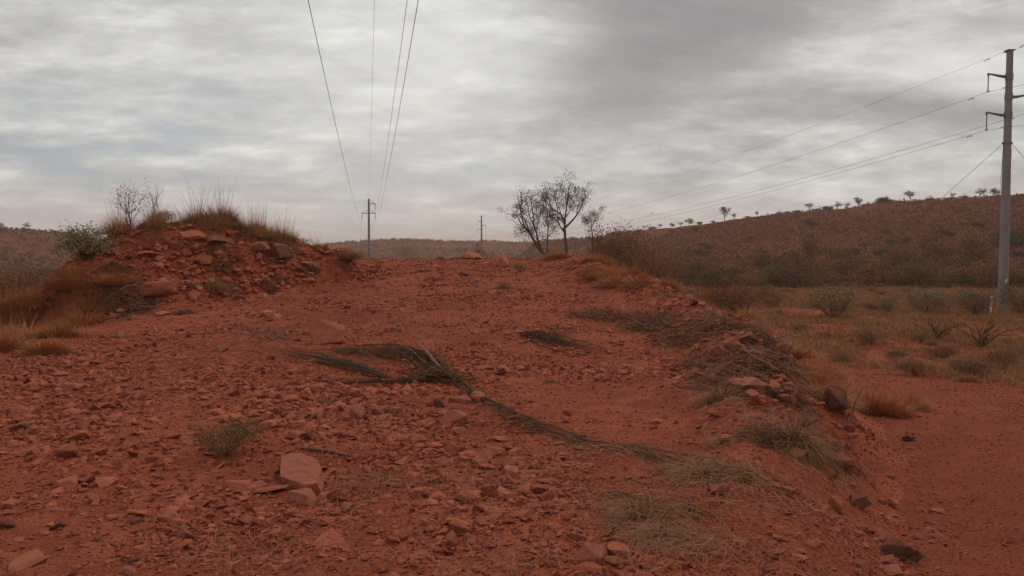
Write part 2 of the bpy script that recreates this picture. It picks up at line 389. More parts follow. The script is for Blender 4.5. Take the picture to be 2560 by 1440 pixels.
def mk_flat(name, col, rough=.6, metal=0.0, ns=8.0, amt=.25):
    m, t, b = new_mat(name); p = t.node('ShaderNodeTexCoord').outputs['Object']
    s_ = t.node('ShaderNodeMapping'); t.put(s_.inputs[0], p); s_.inputs['Scale'].default_value = (1, 1, .15)
    n = t.noise(s_.outputs[0], ns, 5, .6)
    t.put(b.inputs['Base Color'], t.mix(t.mapr(n, .3, .7), tuple(x * (1 - amt) for x in col), col))
    b.inputs['Roughness'].default_value = rough; b.inputs['Metallic'].default_value = metal; return m
M['pole'] = mk_flat('weathered_steel', (.235, .225, .205), .6, 0, 3.0)
M['pole_far'] = M['pole']
M['steel'] = mk_flat('arm_steel', (.20, .195, .19), .5, .3)
M['insul'] = mk_flat('insulator_rubber', (.17, .165, .165), .5)
M['wire'] = mk_flat('conductor', (.10, .10, .10), .6, .2)
M['guard'] = mk_flat('white_guard', (.70, .64, .52), .5, 0, 8, .1)

# ------------------------------------------------------------------ terrain sheets
def build_terrain():
    az = np.concatenate([np.arange(-180, -42, 4.0), np.linspace(-42, -35, 16), np.linspace(-34.9, 34.9, 840), np.linspace(35, 42, 16), np.arange(46, 180, 4.0)])
    r = np.concatenate([[0.25, .6, 1.0, 1.4, 1.8], np.exp(np.arange(math.log(2.1), math.log(60), .0085)), np.exp(np.arange(math.log(60), math.log(1500), .0125)), [1700, 2100, 2700]])
    A, Rr = np.meshgrid(np.radians(az), r)
    X = Rr * np.sin(A); Y = Rr * np.cos(A)
    Z = H(X, Y)
    nr, na = X.shape
    V = np.stack([X, Y, Z], -1).reshape(-1, 3)
    i, j = np.meshgrid(np.arange(nr - 1), np.arange(na), indexing='ij'); j2 = (j + 1) % na
    F = np.stack([i * na + j, i * na + j2, (i + 1) * na + j2, (i + 1) * na + j], -1).reshape(-1, 4)[:, ::-1]
    # centre cap
    c = len(V); V = np.vstack([V, [[0, 0, Hz(0, 0)]]])
    cap = np.array([(c, (k + 1) % na, k, k) for k in range(na)])
    # vertex normals from the whole sheet so the seams do not show
    a = V[F[:, 2]] - V[F[:, 0]]; b = V[F[:, 3]] - V[F[:, 1]]; fn = np.cross(a, b)
    N = np.zeros_like(V)
    for q in range(4): np.add.at(N, F[:, q], fn)
    N[c] = (0, 0, 1); N /= np.linalg.norm(N, axis=1)[:, None] + 1e-12
    C_ = V[F].mean(1); x, y = C_[:, 0], C_[:, 1]; d = np.hypot(x, y)
    uu = x / np.maximum(y, 1)
    fd = np.interp(uu, pxu([0, 800, 1345, 1480, 1600, 1700, 2560]), [170, 300, 330, 240, 160, 114, 104])
    hill = (np.where(y < d * .64, d * .64, y) > fd)
    ex = edge_x(y) + fbm(y * .35, x * 0 + 3, 3, 5) * .9
    out = np.interp(y, [0, 10, 19, 27, 33, 40], [14, 13.2, 12.2, 11.0, 9.8, 8.0]) + fbm(x * .5, y * .5, 3, 77) * 1.6
    track = (~hill) & (x > ex + np.interp(y, [0, 6, 15, 40], [.6, .85, 2.0, 3.5])) & (x < out) & (y > -8) & (y < 38)
    mnd = (~hill) & (mound(x, y) > .25)
    for name, msk, mat in (('ground', ~(hill | track | mnd), M['soil']), ('hills', hill, M['hill']), ('dirt_track', track, M['track']), ('mound', mnd, M['soil'])):
        f = F[msk]; us, inv = np.unique(f, return_inverse=True)
        me = mesh_np(name, V[us], inv.reshape(f.shape), mat, True)
        if name == 'ground':
            pass
        me.normals_split_custom_set_from_vertices(N[us].tolist())
        tag(link(name, me), kind='structure')
    cm = mesh_np('ground_patch', V, cap[:, :3], M['soil'], True)   # tiny disc under the camera, joined below
    return cm
_cap = build_terrain(); bpy.data.meshes.remove(_cap)

# ------------------------------------------------------------------ rocks
def hull_np(rs, n, dims, flat=0.0):
    P = rs.normal(size=(n, 3)); P /= np.linalg.norm(P, axis=1)[:, None]
    P = np.sign(P) * np.abs(P) ** .75                          # push towards a boxy shape
    P *= np.array(dims) * (1 + rs.uniform(-.18, .12, (n, 1)))
    bm = bmesh.new()
    for p in P: bm.verts.new(p)
    bmesh.ops.convex_hull(bm, input=bm.verts)
    loose = [v for v in bm.verts if not v.link_faces]
    bmesh.ops.delete(bm, geom=loose, context='VERTS')
    return bm
def bm_arrays(bm):
    bmesh.ops.triangulate(bm, faces=bm.faces); bm.verts.index_update()
    V = np.array([tuple(v.co) for v in bm.verts]); F = np.array([[v.index for v in f.verts] for f in bm.faces]); bm.free(); return V, F
def rock_mesh(seed, dims, mat, n=15, outline=None, amp=.20):
    rs = np.random.RandomState(seed)
    if outline is None: bm = hull_np(rs, n, dims)
    else:
        bm = bmesh.new()
        for (a, b) in outline:
            bm.verts.new((a * dims[0], b * dims[1], dims[2] * (1 + rs.uniform(-.12, .12))))
            bm.verts.new((a * dims[0] * 1.04, b * dims[1] * 1.04, -dims[2]))
        bmesh.ops.convex_hull(bm, input=bm.verts)
        bmesh.ops.delete(bm, geom=[v for v in bm.verts if not v.link_faces], context='VERTS')
    s = min(dims)
    bmesh.ops.dissolve_limit(bm, angle_limit=R(14), verts=bm.verts, edges=bm.edges)
    try: bmesh.ops.bevel(bm, geom=bm.edges[:], offset=s * .07, segments=1, affect='EDGES', clamp_overlap=True)
    except Exception: pass
    bmesh.ops.triangulate(bm, faces=bm.faces)
    for _ in range(2):
        lim = s * .45
        ed = [e for e in bm.edges if e.calc_length() > lim]
        if ed: bmesh.ops.subdivide_edges(bm, edges=ed, cuts=1)
        bmesh.ops.triangulate(bm, faces=bm.faces)
    V, F = bm_arrays(bm)
    k = 1.3 / s
    d = (fbm(V[:, 0] * k + seed, V[:, 1] * k + V[:, 2] * k * .7, 3, seed) + .6 * fbm(V[:, 2] * k * 2.5, V[:, 0] * k * 1.4 - V[:, 1] * k, 2, seed + 5)) * s * amp
    nn = V / (np.linalg.norm(V, axis=1)[:, None] + 1e-9)
    V = V + nn * d[:, None]
    wd = V[:, 0].max() - V[:, 0].min()
    V = V / wd                                                  # unit width
    return mesh_np('rock', V, F, mat, False)
RM = {}
for key, mat in (('red', 'rock'), ('pink', 'rock_pink'), ('orange', 'rock_orange'), ('dark', 'rock_dark')):
    RM[key] = []
    for s in range(7 if key == 'red' else 4):
        dims = [(1, .8, .55), (1, .75, .35), (1, .6, .45), (1, .9, .75), (1, .7, .26), (1, .85, .5), (1, .55, .3)][s]
        RM[key].append(rock_mesh(100 + s * 7 + len(key), dims, M[mat], n=11 + s))
rr = random.Random(4)
def rock(px_, py_, wpx, key, idx, label, hs=1.0, rz=None, tilt=0.0, sink=.18, lo=2.0, cat='rock', group=None, name='rock', mesh=None, lift=0.0):
    g = hit(px_, py_, lo); s = wpx * g.y / FPX
    me = mesh or RM[key][idx % len(RM[key])]
    o = link(name, me); 
    h = max(v.co.z for v in me.vertices) * s * hs
    o.scale = (s, s * rr.uniform(.85, 1.1), s * hs)
    o.rotation_euler = (tilt, rr.uniform(-.12, .12), rr.uniform(0, 6.28) if rz is None else rz)
    o.location = (g.x, g.y + s * .25, Hz(g.x, g.y + s * .25) + h * (1 - 2 * sink) * .8 + lift)
    return tag(o, label, cat, group)
slab = rock_mesh(9, (1, .66, .14), M['rock'], outline=[(-.95, .55), (-.55, .95), (.1, .8), (.55, .35), (.95, -.45), (.75, -.75), (-.05, -.7), (-.45, -.2)], amp=.5)
slab2 = rock_mesh(12, (1, .55, .13), M['rock'], outline=[(-.9, .4), (-.1, .6), (.9, .1), (.6, -.5), (-.5, -.6)])
blocky = rock_mesh(24, (1, .8, .62), M['rock'], n=16, amp=.30)
ROCKS = [
 # px, py(base), width px, colour, template, label, height scale
 (665, 795, 85, 'pink', 1, 'low flat reddish rock left of the big squarish boulder', .8),
 (300, 845, 42, 'pink', 2, 'small pale stone alone on the bare ground below the mound', .9),
 (545, 880, 52, 'dark', 1, 'dark-edged flat stone between the mound and the branch heap', .7),
 (160, 1145, 66, 'red', 3, 'humped red rock with dark underside at the left of the foreground', .9),
 (45, 1420, 125, 'orange', 1, 'big orange-tinted rock in the bottom left corner', .7),
 (78, 1045, 48, 'orange', 3, 'small orange stone near the left edge above the scattered rubble', 1),
 (202, 1065, 42, 'pink', 3, 'small pale stone right of the orange stone near the left edge', .8),
 (20, 1118, 50, 'orange', 2, 'orange stone cut by the left edge of the picture', .8),
 (1136, 1062, 66, 'red', 3, 'chunky red rock at the right end of the stone heap by the long dead branch', 1.0),
 (1140, 1085, 46, 'pink', 0, 'pale stone tucked under the chunky red rock', .8),
 (1045, 1103, 52, 'pink', 5, 'pale angular stone with a black gap beside it in the middle of the heap', 1.0),
 (995, 1100, 48, 'pink', 1, 'pale wedge stone touching the stone with the black gap', .9),
 (893, 1050, 48, 'pink', 3, 'upright squarish pinkish stone in the stone heap', 1.1),
 (785, 985, 50, 'red', 0, 'red stone at the left end of the heap under the dead branch tips', .9),
 (838, 990, 44, 'dark', 2, 'dark red stone beside the left end of the heap', .8),
 (735, 1100, 60, 'pink', 2, 'pale flat stone left of the heap above the short dark stick', .8),
 (768, 1100, 40, 'dark', 0, 'small dark stone leaning on the pale flat stone', .9),
 (1090, 978, 34, 'orange', 0, 'small bright orange-red stone under the root end of the dead branch', 1),
 (1252, 1105, 52, 'orange', 5, 'bright orange stone below the long dead branch', .8),
 (1330, 1275, 52, 'red', 1, 'red stone lying left of a matching stone in the lower middle', .8),
 (1368, 1278, 44, 'red', 3, 'upright red stone lying right of a matching stone in the lower middle', .9),
 (1195, 1165, 46, 'red', 5, 'lone red stone in the straw-strewn middle foreground', .8),
 (1280, 1168, 40, 'red', 0, 'lone red stone right of another in the straw-strewn middle foreground', .8),
 (630, 1225, 75, 'red', 1, 'red rock fragment at the left foot of the split slab', .55),
 (672, 1238, 95, 'red', 4, 'wide flat piece broken off the front of the split slab', .6),
 (755, 1258, 90, 'pink', 4, 'thick piece broken off the near right corner of the split slab', .8),
 (787, 1198, 40, 'pink', 5, 'small upright block behind the right side of the split slab', 1.2),
 (863, 1272, 46, 'pink', 2, 'flat pinkish stone right of the split slab', .6),
 (1400, 1112, 38, 'red', 6, 'thin red stone under the lower end of the long dead branch', .7),
 (1992, 1145, 70, 'orange', 1, 'rounded orange-red rock in front of the big straw tussock', .95),
 (2065, 1190, 74, 'orange', 0, 'large orange rock at the edge of the lower track', .95),
 (2108, 1175, 70, 'red', 3, 'red rock directly behind the large orange rock by the lower track', .9),
 (2100, 1288, 62, 'orange', 3, 'tall rounded tan-orange rock standing at the track edge', 1.35),
 (2148, 1272, 70, 'dark', 0, 'dark rock behind the tall tan-orange rock', 1.0),
 (1788, 1235, 52, 'red', 2, 'red stone in straw above the dark stick', .9),
 (1815, 1238, 36, 'pink', 3, 'round-ended pinkish stone touching the red stone above the dark stick', 1.1),
 (2232, 1440, 80, 'orange', 5, 'bright orange rock in the bottom right', .8),
 (2265, 1405, 110, 'dark', 3, 'large dark rock behind the bright orange rock in the bottom right', .8),
 (2100, 1050, 72, 'dark', 3, 'big dark red boulder on the berm beside the forked dead stick', 1.1),
 (2085, 1122, 40, 'orange', 6, 'tall narrow orange stone on the berm below the forked dead stick', 1.7),
 (2125, 1085, 50, 'red', 2, 'red stone at the foot of the forked dead stick', .8),
 (1842, 905, 62, 'red', 3, 'large red block low in the brushwood berm', 1.1),
 (1800, 905, 40, 'red', 0, 'smaller red block left of the large block in the brushwood berm', 1.0),
 (1750, 890, 46, 'orange', 2, 'bright narrow stone at the road side of the brushwood berm', .9),
 (1735, 895, 28, 'orange', 1, 'tiny bright stone beside the bright narrow stone of the berm', .8),
 (1872, 880, 60, 'dark', 2, 'dark red rock topmost in the brushwood berm', 1.0),
 (1890, 995, 74, 'pink', 1, 'pale split rock on the berm halfway along the right edge', .9),
 (1850, 985, 52, 'pink', 4, 'thin pale stone left of the pale split rock on the berm', .6),
 (1935, 1000, 50, 'orange', 0, 'orange stone right of the pale split rock on the berm', .9),
 (2030, 1010, 50, 'red', 1, 'red stone halfway between the pale split rock and the big dark boulder', .8),
 (1210, 1310, 54, 'red', 1, 'half-buried red stone in the bottom middle', .6),
 (2228, 1300, 56, 'orange', 2, 'flat orange stone at the edge of the lower track below the dark rock', .6),
 (1555, 1385, 62, 'orange', 5, 'orange-topped stone beside the nearest straw heap', .8),
 (1540, 1420, 60, 'red', 3, 'red stone in front of the orange-topped stone by the nearest straw heap', .8),
 (1480, 1415, 86, 'red', 0, 'broad red stone left of the nearest straw heap at the bottom', .8),
 # mound
 (478, 603, 62, 'orange', 4, 'tilted orange slab high on the mound', .9),
 (535, 618, 70, 'dark', 5, 'dark broken rock high on the mound right of the tilted slab', .9),
 (636, 628, 62, 'pink', 1, 'leaning pale red rock near the right shoulder of the mound', 1.1),
 (690, 655, 72, 'dark', 0, 'big dark boulder at the right shoulder of the mound', 1.15),
 (434, 556, 34, 'dark', 3, 'dark rock on the skyline at the left of the mound top', 1.1),
 (628, 573, 36, 'dark', 0, 'dark squarish rock on the skyline at the right of the mound top', 1.1),
 (503, 664, 50, 'orange', 0, 'rounded orange rock on the middle of the mound face', 1.0),
 (372, 645, 62, 'orange', 1, 'orange rock on the left shoulder of the mound', .8),
 (463, 642, 34, 'orange', 3, 'small orange block on the mound just above the rounded orange rock', 1.0),
 (548, 650, 34, 'red', 3, 'small red block on the mound right of the rounded orange rock', 1.0),
 (758, 668, 42, 'orange', 5, 'orange rock at the right end of the mound', .9),
 (490, 724, 34, 'orange', 2, 'oval orange stone low on the mound face', 1.0),
 (385, 752, 76, 'red', 0, 'large red rock at the left foot of the mound', .8),
 (480, 752, 44, 'red', 3, 'squarish red rock at the foot of the mound right of the large red rock', 1.1),
 (594, 752, 40, 'dark', 0, 'dark red stone at the right foot of the mound', .9),
 (398, 790, 48, 'orange', 5, 'orange stone at the very foot of the mound', .8),
 # crest of the road
 (1185, 648, 66, 'pink', 1, 'pale rock in the low pile at the crest below the far pole', .9),
 (1258, 668, 40, 'pink', 3, 'pale rounded stone right of the low pile at the crest', 1.1),
]
for q in ROCKS:
    rock(q[0], q[1], q[2], q[3], q[4], q[5], hs=q[6], lift=.12 if ('berm' in q[5] and q[1] < 1060) else 0.0)
sl_ = rock(728, 1222, 285, 'pink', 0, 'big split flat slab in the left foreground', mesh=slab, rz=-.75, tilt=.28, name='slab', cat='slab', sink=.1, hs=.9, lift=.02); sl_.scale.y *= .72
rock(808, 862, 92, 'pink', 0, 'large squarish pale red boulder behind the dead branches', mesh=blocky, rz=.2, name='boulder', cat='boulder', sink=.12, hs=1.1)

def region_rocks(n, polys, sizes, keys, label, group, seed, lo=2.0, lift=0.0):
    r_ = random.Random(seed); k = 0
    while k < n:
        x0, y0, x1, y1 = r_.choice(polys); a = r_.uniform(x0, x1); b = r_.uniform(y0, y1)
        s = r_.uniform(*sizes) * (1.25 if r_.random() < .15 else 1)
        rock(a, b, s, r_.choice(keys), r_.randrange(7), label, hs=r_.uniform(.6, 1.05), tilt=r_.uniform(-.3, .3), group=group, sink=r_.uniform(.15, .35), lo=lo, lift=lift)
        k += 1
region_rocks(78, [(340, 640, 760, 720), (380, 680, 700, 760), (540, 650, 790, 700), (600, 690, 780, 715)], (16, 34), ['red', 'red', 'pink', 'orange', 'dark'], 'angular stone among the loose rubble on the face of the mound', 'rubble stones on the mound', 1, lo=14)
region_rocks(48, [(700, 985, 1200, 1110), (820, 1000, 1180, 1100)], (22, 44), ['red', 'red', 'pink', 'dark'], 'broken red stone in the loose heap in front of the dead branches', 'stones heaped in front of the branches', 2)
region_rocks(42, [(0, 930, 420, 1130), (0, 1130, 560, 1440)], (20, 44), ['red', 'red', 'dark', 'pink'], 'red stone scattered on the slope at the lower left', 'stones strewn at the lower left', 3)
region_rocks(34, [(1400, 1180, 1640, 1440), (900, 1180, 1400, 1440), (1250, 1350, 1700, 1440)], (22, 46), ['red', 'red', 'pink'], 'red stone strewn over the ground in the lower middle', 'stones strewn in the lower middle', 5)
region_rocks(26, [(1700, 870, 1960, 1000), (1900, 1000, 2150, 1130), (1850, 960, 2000, 1020)], (20, 40), ['red', 'orange', 'dark', 'pink'], 'red stone bedded in the brushwood along the right edge of the road', 'stones in the right-hand berm', 6, lift=.09)
region_rocks(34, [(1700, 1130, 2150, 1400), (2050, 1180, 2330, 1440), (2150, 1250, 2400, 1440)], (22, 56), ['red', 'orange', 'pink'], 'stone lying between straw and the lower track', 'stones beside the lower track', 7)
region_rocks(22, [(880, 640, 1330, 700), (640, 740, 1300, 860)], (14, 30), ['red', 'pink', 'dark'], 'stone lying on the rough road towards its crest', 'stones on the upper road', 8, lo=8)

# loose gravel: tens of thousands of chips nobody could count
def scatter_mesh(X, Y, S, seed, mat, name, flat=(.3, .6), zoff=.1):
    rs = np.random.RandomState(seed)
    tm = []
    for k in range(10):
        V, F = bm_arrays(hull_np(rs, rs.randint(8, 12), (1, rs.uniform(.55, .9), rs.uniform(*flat)))); tm.append((V * .5, F))
    Z = H(X, Y); n = len(X)
    idx = rs.randint(0, 10, n); Vs = []; Fs = []; off = 0
    for k in range(10):
        m = np.where(idx == k)[0]; 
        if not len(m): continue
        V, F = tm[k]; a = rs.uniform(0, 6.283, len(m)); t1 = rs.normal(0, .35, len(m)); t2 = rs.normal(0, .35, len(m))
        c, s_ = np.cos(a), np.sin(a)
        P = V[None] * S[m][:, None, None]
        # tilt then spin
        x, y, z = P[..., 0], P[..., 1], P[..., 2]
        z, x = z * np.cos(t1)[:, None] - x * np.sin(t1)[:, None], z * np.sin(t1)[:, None] + x * np.cos(t1)[:, None]
        z, y = z * np.cos(t2)[:, None] + y * np.sin(t2)[:, None], -z * np.sin(t2)[:, None] + y * np.cos(t2)[:, None]
        x, y = x * c[:, None] - y * s_[:, None], x * s_[:, None] + y * c[:, None]
        W = np.stack([x + X[m][:, None], y + Y[m][:, None], z + (Z[m] + S[m] * zoff)[:, None]], -1)
        Vs.append(W.reshape(-1, 3)); Fs.append((F[None] + (np.arange(len(m)) * len(V))[:, None, None] + off).reshape(-1, 3)); off += W.shape[0] * W.shape[1]
    return link(name, mesh_np(name, np.concatenate(Vs), np.concatenate(Fs), mat))
rs = np.random.RandomState(7)
def gravel_pts(n, d0, d1, pw, seed):
    rs = np.random.RandomState(seed)
    q = rs.uniform(0, 1, n); e = 1 - pw; D = (d0 ** e + q * (d1 ** e - d0 ** e)) ** (1 / e)
    X = rs.uniform(-.70, .70, n) * D; return X, D
X, Y = gravel_pts(230000, 3.2, 46, .45, 8)
ex = edge_x(Y) + fbm(Y * .35, X * 0 + 3, 3, 5) * .9
lx = -9.0 - np.interp(Y, [0, 12, 20, 40], [6, 0, 0, 1.5])
cl = fbm(X * .8, Y * .5, 4, 41) + fbm(X * 2.2, Y * 1.5, 2, 44) * .5; szf = np.exp(fbm(X * .45 + 5, Y * .35, 3, 46) * 2.2)
den = np.clip(.48 + cl * 2.3, .14, 1)
den = np.where(X > ex + .9, den * .7, den); den = np.where(X < lx - 1.0, 0.02, den)
den = np.where(X > ex + 9, 0, den)
u1, v1 = proj(np.stack([X, Y, H(X, Y)], -1))
heap = np.exp(-((u1 - 960) / 260) ** 2 - ((v1 - 1050) / 80) ** 2) + np.exp(-((u1 - 120) / 260) ** 2 - ((v1 - 1080) / 160) ** 2)
smooth_ = np.exp(-((u1 - 1500) / 260) ** 2 - ((v1 - 1000) / 110) ** 2) + np.exp(-((u1 - 430) / 120) ** 2 - ((v1 - 1060) / 60) ** 2)
den = np.clip(den + heap * .6 - smooth_ * .12, .05, 1)
k = rs.uniform(0, 1, len(X)) < den
X, Y, cl, heap, ex_, szf = X[k], Y[k], cl[k], heap[k], ex[k], szf[k]
S = np.exp(rs.normal(math.log(.0205), .62, len(X))) * szf * (Y / 5) ** .55 * (1 + np.clip(cl, 0, .4) * 1.8 + heap * .7)
S = np.where(X > ex_ + .9, np.minimum(S * .6, .06), np.minimum(S, .24))
tag(scatter_mesh(X, Y, S, 3, M['gravel'], 'gravel', zoff=.02), 'loose red gravel and stone chips covering the road', 'gravel', kind='stuff')
X, Y = gravel_pts(120000, 3.2, 40, .5, 18); k = (fbm(X * 1.3, Y * .9, 3, 48) > -.2) & (X > -9.5 - .1 * Y) & (X < edge_x(Y) + 8); X, Y = X[k], Y[k]; rs = np.random.RandomState(19)
S = np.exp(rs.normal(math.log(.0115), .45, len(X))) * (Y / 5) ** .7
tag(scatter_mesh(X, Y, S, 23, M['gravel'], 'fine_gravel', zoff=.15), 'fine red grit and pebbles on the road and the lower track', 'gravel', kind='stuff')
# rubble on the mound and the berm
n = 34000; X = rs.uniform(-15.5, -4.2, n); Y = rs.uniform(18.5, 34, n); m = mound(X, Y)
k = (m > .12) & (rs.uniform(0, 1, n) < .42 + fbm(X * .8, Y * .8, 3, 50) * 1.6); X, Y = X[k], Y[k]
n = 1800; Yb = rs.uniform(6.5, 34, n); Xb = edge_x(Yb) + fbm(Yb * .35, Yb * 0 + 3, 3, 5) * .9 + rs.normal(-.2, .55, n)
X = np.concatenate([X, Xb]); Y = np.concatenate([Y, Yb])
S = np.exp(rs.normal(math.log(.095), .55, len(X))) * (Y / 20) ** .5
tag(scatter_mesh(X, Y, np.minimum(S, .42), 5, M['gravel'], 'rubble', (.4, .7)), 'loose red rubble piled over the mound and the road edge', 'rubble', kind='stuff')

# ------------------------------------------------------------------ grass and straw
def blades(mb, X, Y, Z, az, lean, L, W, droop, rs):
    n = len(X); T_ = [0, .38, .72, 1.0]; wf = [1, .8, .5, 0]
    ca, sa = np.cos(az), np.sin(az)
    tw = rs.uniform(-.9, .9, n); wx = -np.sin(az + tw); wy = np.cos(az + tw)
    rows = []
    for t, f in zip(T_, wf):
        a = lean + droop * t; h = L * t * np.sin(a); z = L * t * np.cos(a)
        c = np.stack([X + ca * h, Y + sa * h, Z + z], -1); wv = np.stack([wx * W * f / 2, wy * W * f / 2, 0 * W], -1)
        if f: rows += [c - wv, c + wv]
        else: rows += [c]
    V = np.stack(rows, 1).reshape(-1, 3)
    F = np.array([(0, 1, 3), (0, 3, 2), (2, 3, 5), (2, 5, 4), (4, 5, 6)])
    mb.add(V, (F[None] + (np.arange(n) * 7)[:, None, None]).reshape(-1, 3))
def tussock_mesh(seed, n, rad, h, spread, droop, mat, wd=.005, dome=.35, seedheads=0):
    rs = np.random.RandomState(seed); mb = MB()
    az = rs.uniform(0, 6.283, n); q = rs.uniform(0, 1, n) ** .6; X = np.cos(az) * q * rad; Y = np.sin(az) * q * rad
    az2 = az + rs.normal(0, .5, n); lean = q * spread + rs.normal(0, .12, n)
    L = h * rs.uniform(.55, 1.1, n) * (1 - dome * q)
    blades(mb, X, Y, -.02 + 0 * X, az2, lean, L, wd * rs.uniform(.7, 1.4, n), rs.uniform(.3, 1.4, n) * droop, rs)
    if seedheads:
        m = seedheads; az = rs.uniform(0, 6.283, m); q = rs.uniform(0, .7, m)
        blades(mb, np.cos(az) * q * rad, np.sin(az) * q * rad, 0 * q, az, q * spread * .6 + rs.normal(0, .06, m), h * rs.uniform(1.2, 1.9, m), np.full(m, wd * .7), rs.uniform(0, .25, m), rs)
    return mb.mesh('grass_tussock', mat)
TU = {
 'straw': [tussock_mesh(1, 520, .16, .40, 1.0, .9, M['straw'], .0045), tussock_mesh(2, 420, .14, .34, 1.15, 1.1, M['straw'], .0045)],
 'grey': [tussock_mesh(3, 480, .2, .34, 1.25, 1.0, M['straw_grey'], .0055), tussock_mesh(4, 420, .24, .30, 1.3, 1.2, M['straw_grey'], .0055)],
 'orange': [tussock_mesh(5, 1000, .42, .62, .9, .7, M['orange_grass'], .008, .45), tussock_mesh(6, 900, .45, .55, 1.0, .8, M['orange_grass'], .008, .45), tussock_mesh(7, 900, .34, .6, .8, .4, M['orange_grass'], .008, .4, 20)],
 'mound': [tussock_mesh(8, 620, .36, .62, .8, .7, M['mound_grass'], .007, .4, 26), tussock_mesh(9, 560, .4, .5, .9, .8, M['mound_grass'], .007, .4, 16), tussock_mesh(18, 480, .3, .66, .7, .6, M['mound_grass'], .007, .3, 20)],
 'yellow': [tussock_mesh(10, 260, .09, .16, .9, .6, M['yellow_grass'], .004)],
 'heap': [tussock_mesh(31, 1300, .26, .46, 1.15, 1.3, M['straw_pale'], .0055, .35), tussock_mesh(32, 1500, .3, .40, 1.3, 1.4, M['straw_grey'], .005, .3)],
 'small': [tussock_mesh(11, 60, .03, .17, .75, .5, M['straw'], .0035, .2), tussock_mesh(12, 45, .03, .14, .9, .6, M['straw'], .0035, .2)],
 'plain': [tussock_mesh(13, 700, .4, .42, .95, .6, M['plain_grass'], .01, .5), tussock_mesh(14, 700, .45, .36, 1.1, .6, M['plain_grass'], .01, .5), tussock_mesh(15, 500, .3, .45, .8, .5, M['plain_grass'], .01, .4, 12)],
}
TUH = {'straw': .8, 'grey': .75, 'orange': 1.2, 'mound': 1.1, 'yellow': .26, 'small': .25, 'heap': 1.0, 'plain': 1.1}
TUW = {'straw': .62, 'grey': .72, 'orange': 1.35, 'mound': 1.15, 'yellow': .30, 'small': .17, 'heap': .95, 'plain': 1.25}
def tuft(px_, py_, wpx, kind, label, group=None, hs=1.0, lo=2.0, P=None, cat='grass tussock', i=None):
    g = P or hit(px_, py_, lo); s = wpx * g.y / FPX / TUW[kind]
    o = link('grass_tussock', TU[kind][rr.randrange(len(TU[kind])) if i is None else i]); o.location = g
    o.rotation_euler = (rr.uniform(-.1, .1), rr.uniform(-.1, .1), rr.uniform(0, 6.28)); o.scale = (s, s, s * hs)
    return tag(o, label, cat, group)
for q in [
 (1985, 1115, 230, 'heap', 'biggest dry straw tussock, on the berm beside the forked stick', 1.15),
 (1905, 1100, 120, 'grey', 'flattened grey-brown tussock left of the biggest straw tussock', .7),
 (2060, 1120, 100, 'grey', 'trampled tussock between the biggest straw tussock and the lower track', .7),
 (1600, 1300, 260, 'heap', 'wide straw heap in the lower right foreground', .5),
 (1650, 1345, 200, 'heap', 'greyer straw heap in front of the wide straw heap', .6),
 (1545, 1245, 120, 'grey', 'small grey straw heap behind the wide straw heap', .6),
 (1770, 1190, 240, 'heap', 'long low straw heap at the end of the diagonal dead branch', .4),
 (1690, 1175, 130, 'grey', 'low straw tangle where the diagonal dead branch runs out', .45),
 (1810, 1110, 130, 'straw', 'pale yellowish tuft on the road side of the big tussock', .5),
 (965, 1200, 62, 'yellow', 'small bright yellow-green tuft in the middle foreground', 1.0),
 (895, 1230, 80, 'small', 'orange straw tuft right of the split slab', 1.3),
 (465, 1340, 45, 'small', 'small upright straw tuft at the lower left', 1.5),
 (545, 1390, 80, 'small', 'ragged pale straw tuft at the bottom left of centre', 1.4),
 (600, 1310, 40, 'small', 'thin straw tuft below the split slab', 1.5),
 (1375, 955, 62, 'grey', 'little grey tuft on the bare road below the fan-shaped dead branch', .6),
 (1262, 965, 50, 'grey', 'little grey tuft left of its twin on the bare road', .5),
 (1340, 1230, 90, 'grey', 'thin sprawled straw in the middle foreground', .4),
 (1180, 1255, 90, 'small', 'fine straw wisps in the lower middle', .7),
 (1260, 722, 75, 'straw', 'upright pale tuft at the crest right of the road', 1.1),
]: tuft(q[0], q[1], q[2], q[3], q[4], hs=q[5], i=0 if q[3] == 'heap' else None)
def tufts(n, boxes, sizes, kind, label, group, seed, hs=(.8, 1.1), lo=2.0):
    r_ = random.Random(seed)
    for _ in range(n):
        x0, y0, x1, y1 = r_.choice(boxes)
        tuft(r_.uniform(x0, x1), r_.uniform(y0, y1), r_.uniform(*sizes), kind, label, group, r_.uniform(*hs), lo)

# orange grass on the right shoulder of the road (a long bank of tussocks)
def tufts_xy(n, fn, kind, smin, smax, label, group, seed, hs=(.8, 1.1)):
    r_ = random.Random(seed)
    for _ in range(n):
        x, y = fn(r_); g = Vector((x, y, Hz(x, y))); s = r_.uniform(smin, smax)
        o = link('grass_tussock', r_.choice(TU[kind])); o.location = g; o.scale = (s, s, s * r_.uniform(*hs)); o.rotation_euler = (0, 0, r_.uniform(0, 6.28))
        tag(o, label, 'grass tussock', group)
tufts_xy(40, lambda r_: ((lambda y: (float(edge_x(y)) + r_.uniform(-1.3, 2.2), y))(r_.uniform(25, 40))), 'orange', .7, 1.2, 'orange dry tussock in the bank of grass below the gum trees', 'orange tussocks on the right bank', 11)
tufts_xy(44, lambda r_: ((lambda y: (float(edge_x(y)) + r_.uniform(.3, 3.4), y))(r_.uniform(14, 28))), 'orange', .6, 1.1, 'dry orange tussock on the outer side of the brushwood berm', 'orange tussocks outside the berm', 12)
tufts_xy(12, lambda r_: ((lambda y: (float(edge_x(y)) + r_.uniform(.25, 1.2), y))(r_.uniform(8.5, 15))), 'orange', .4, .7, 'dry tussock between the near berm and the lower track', 'tussocks beside the near berm', 13)
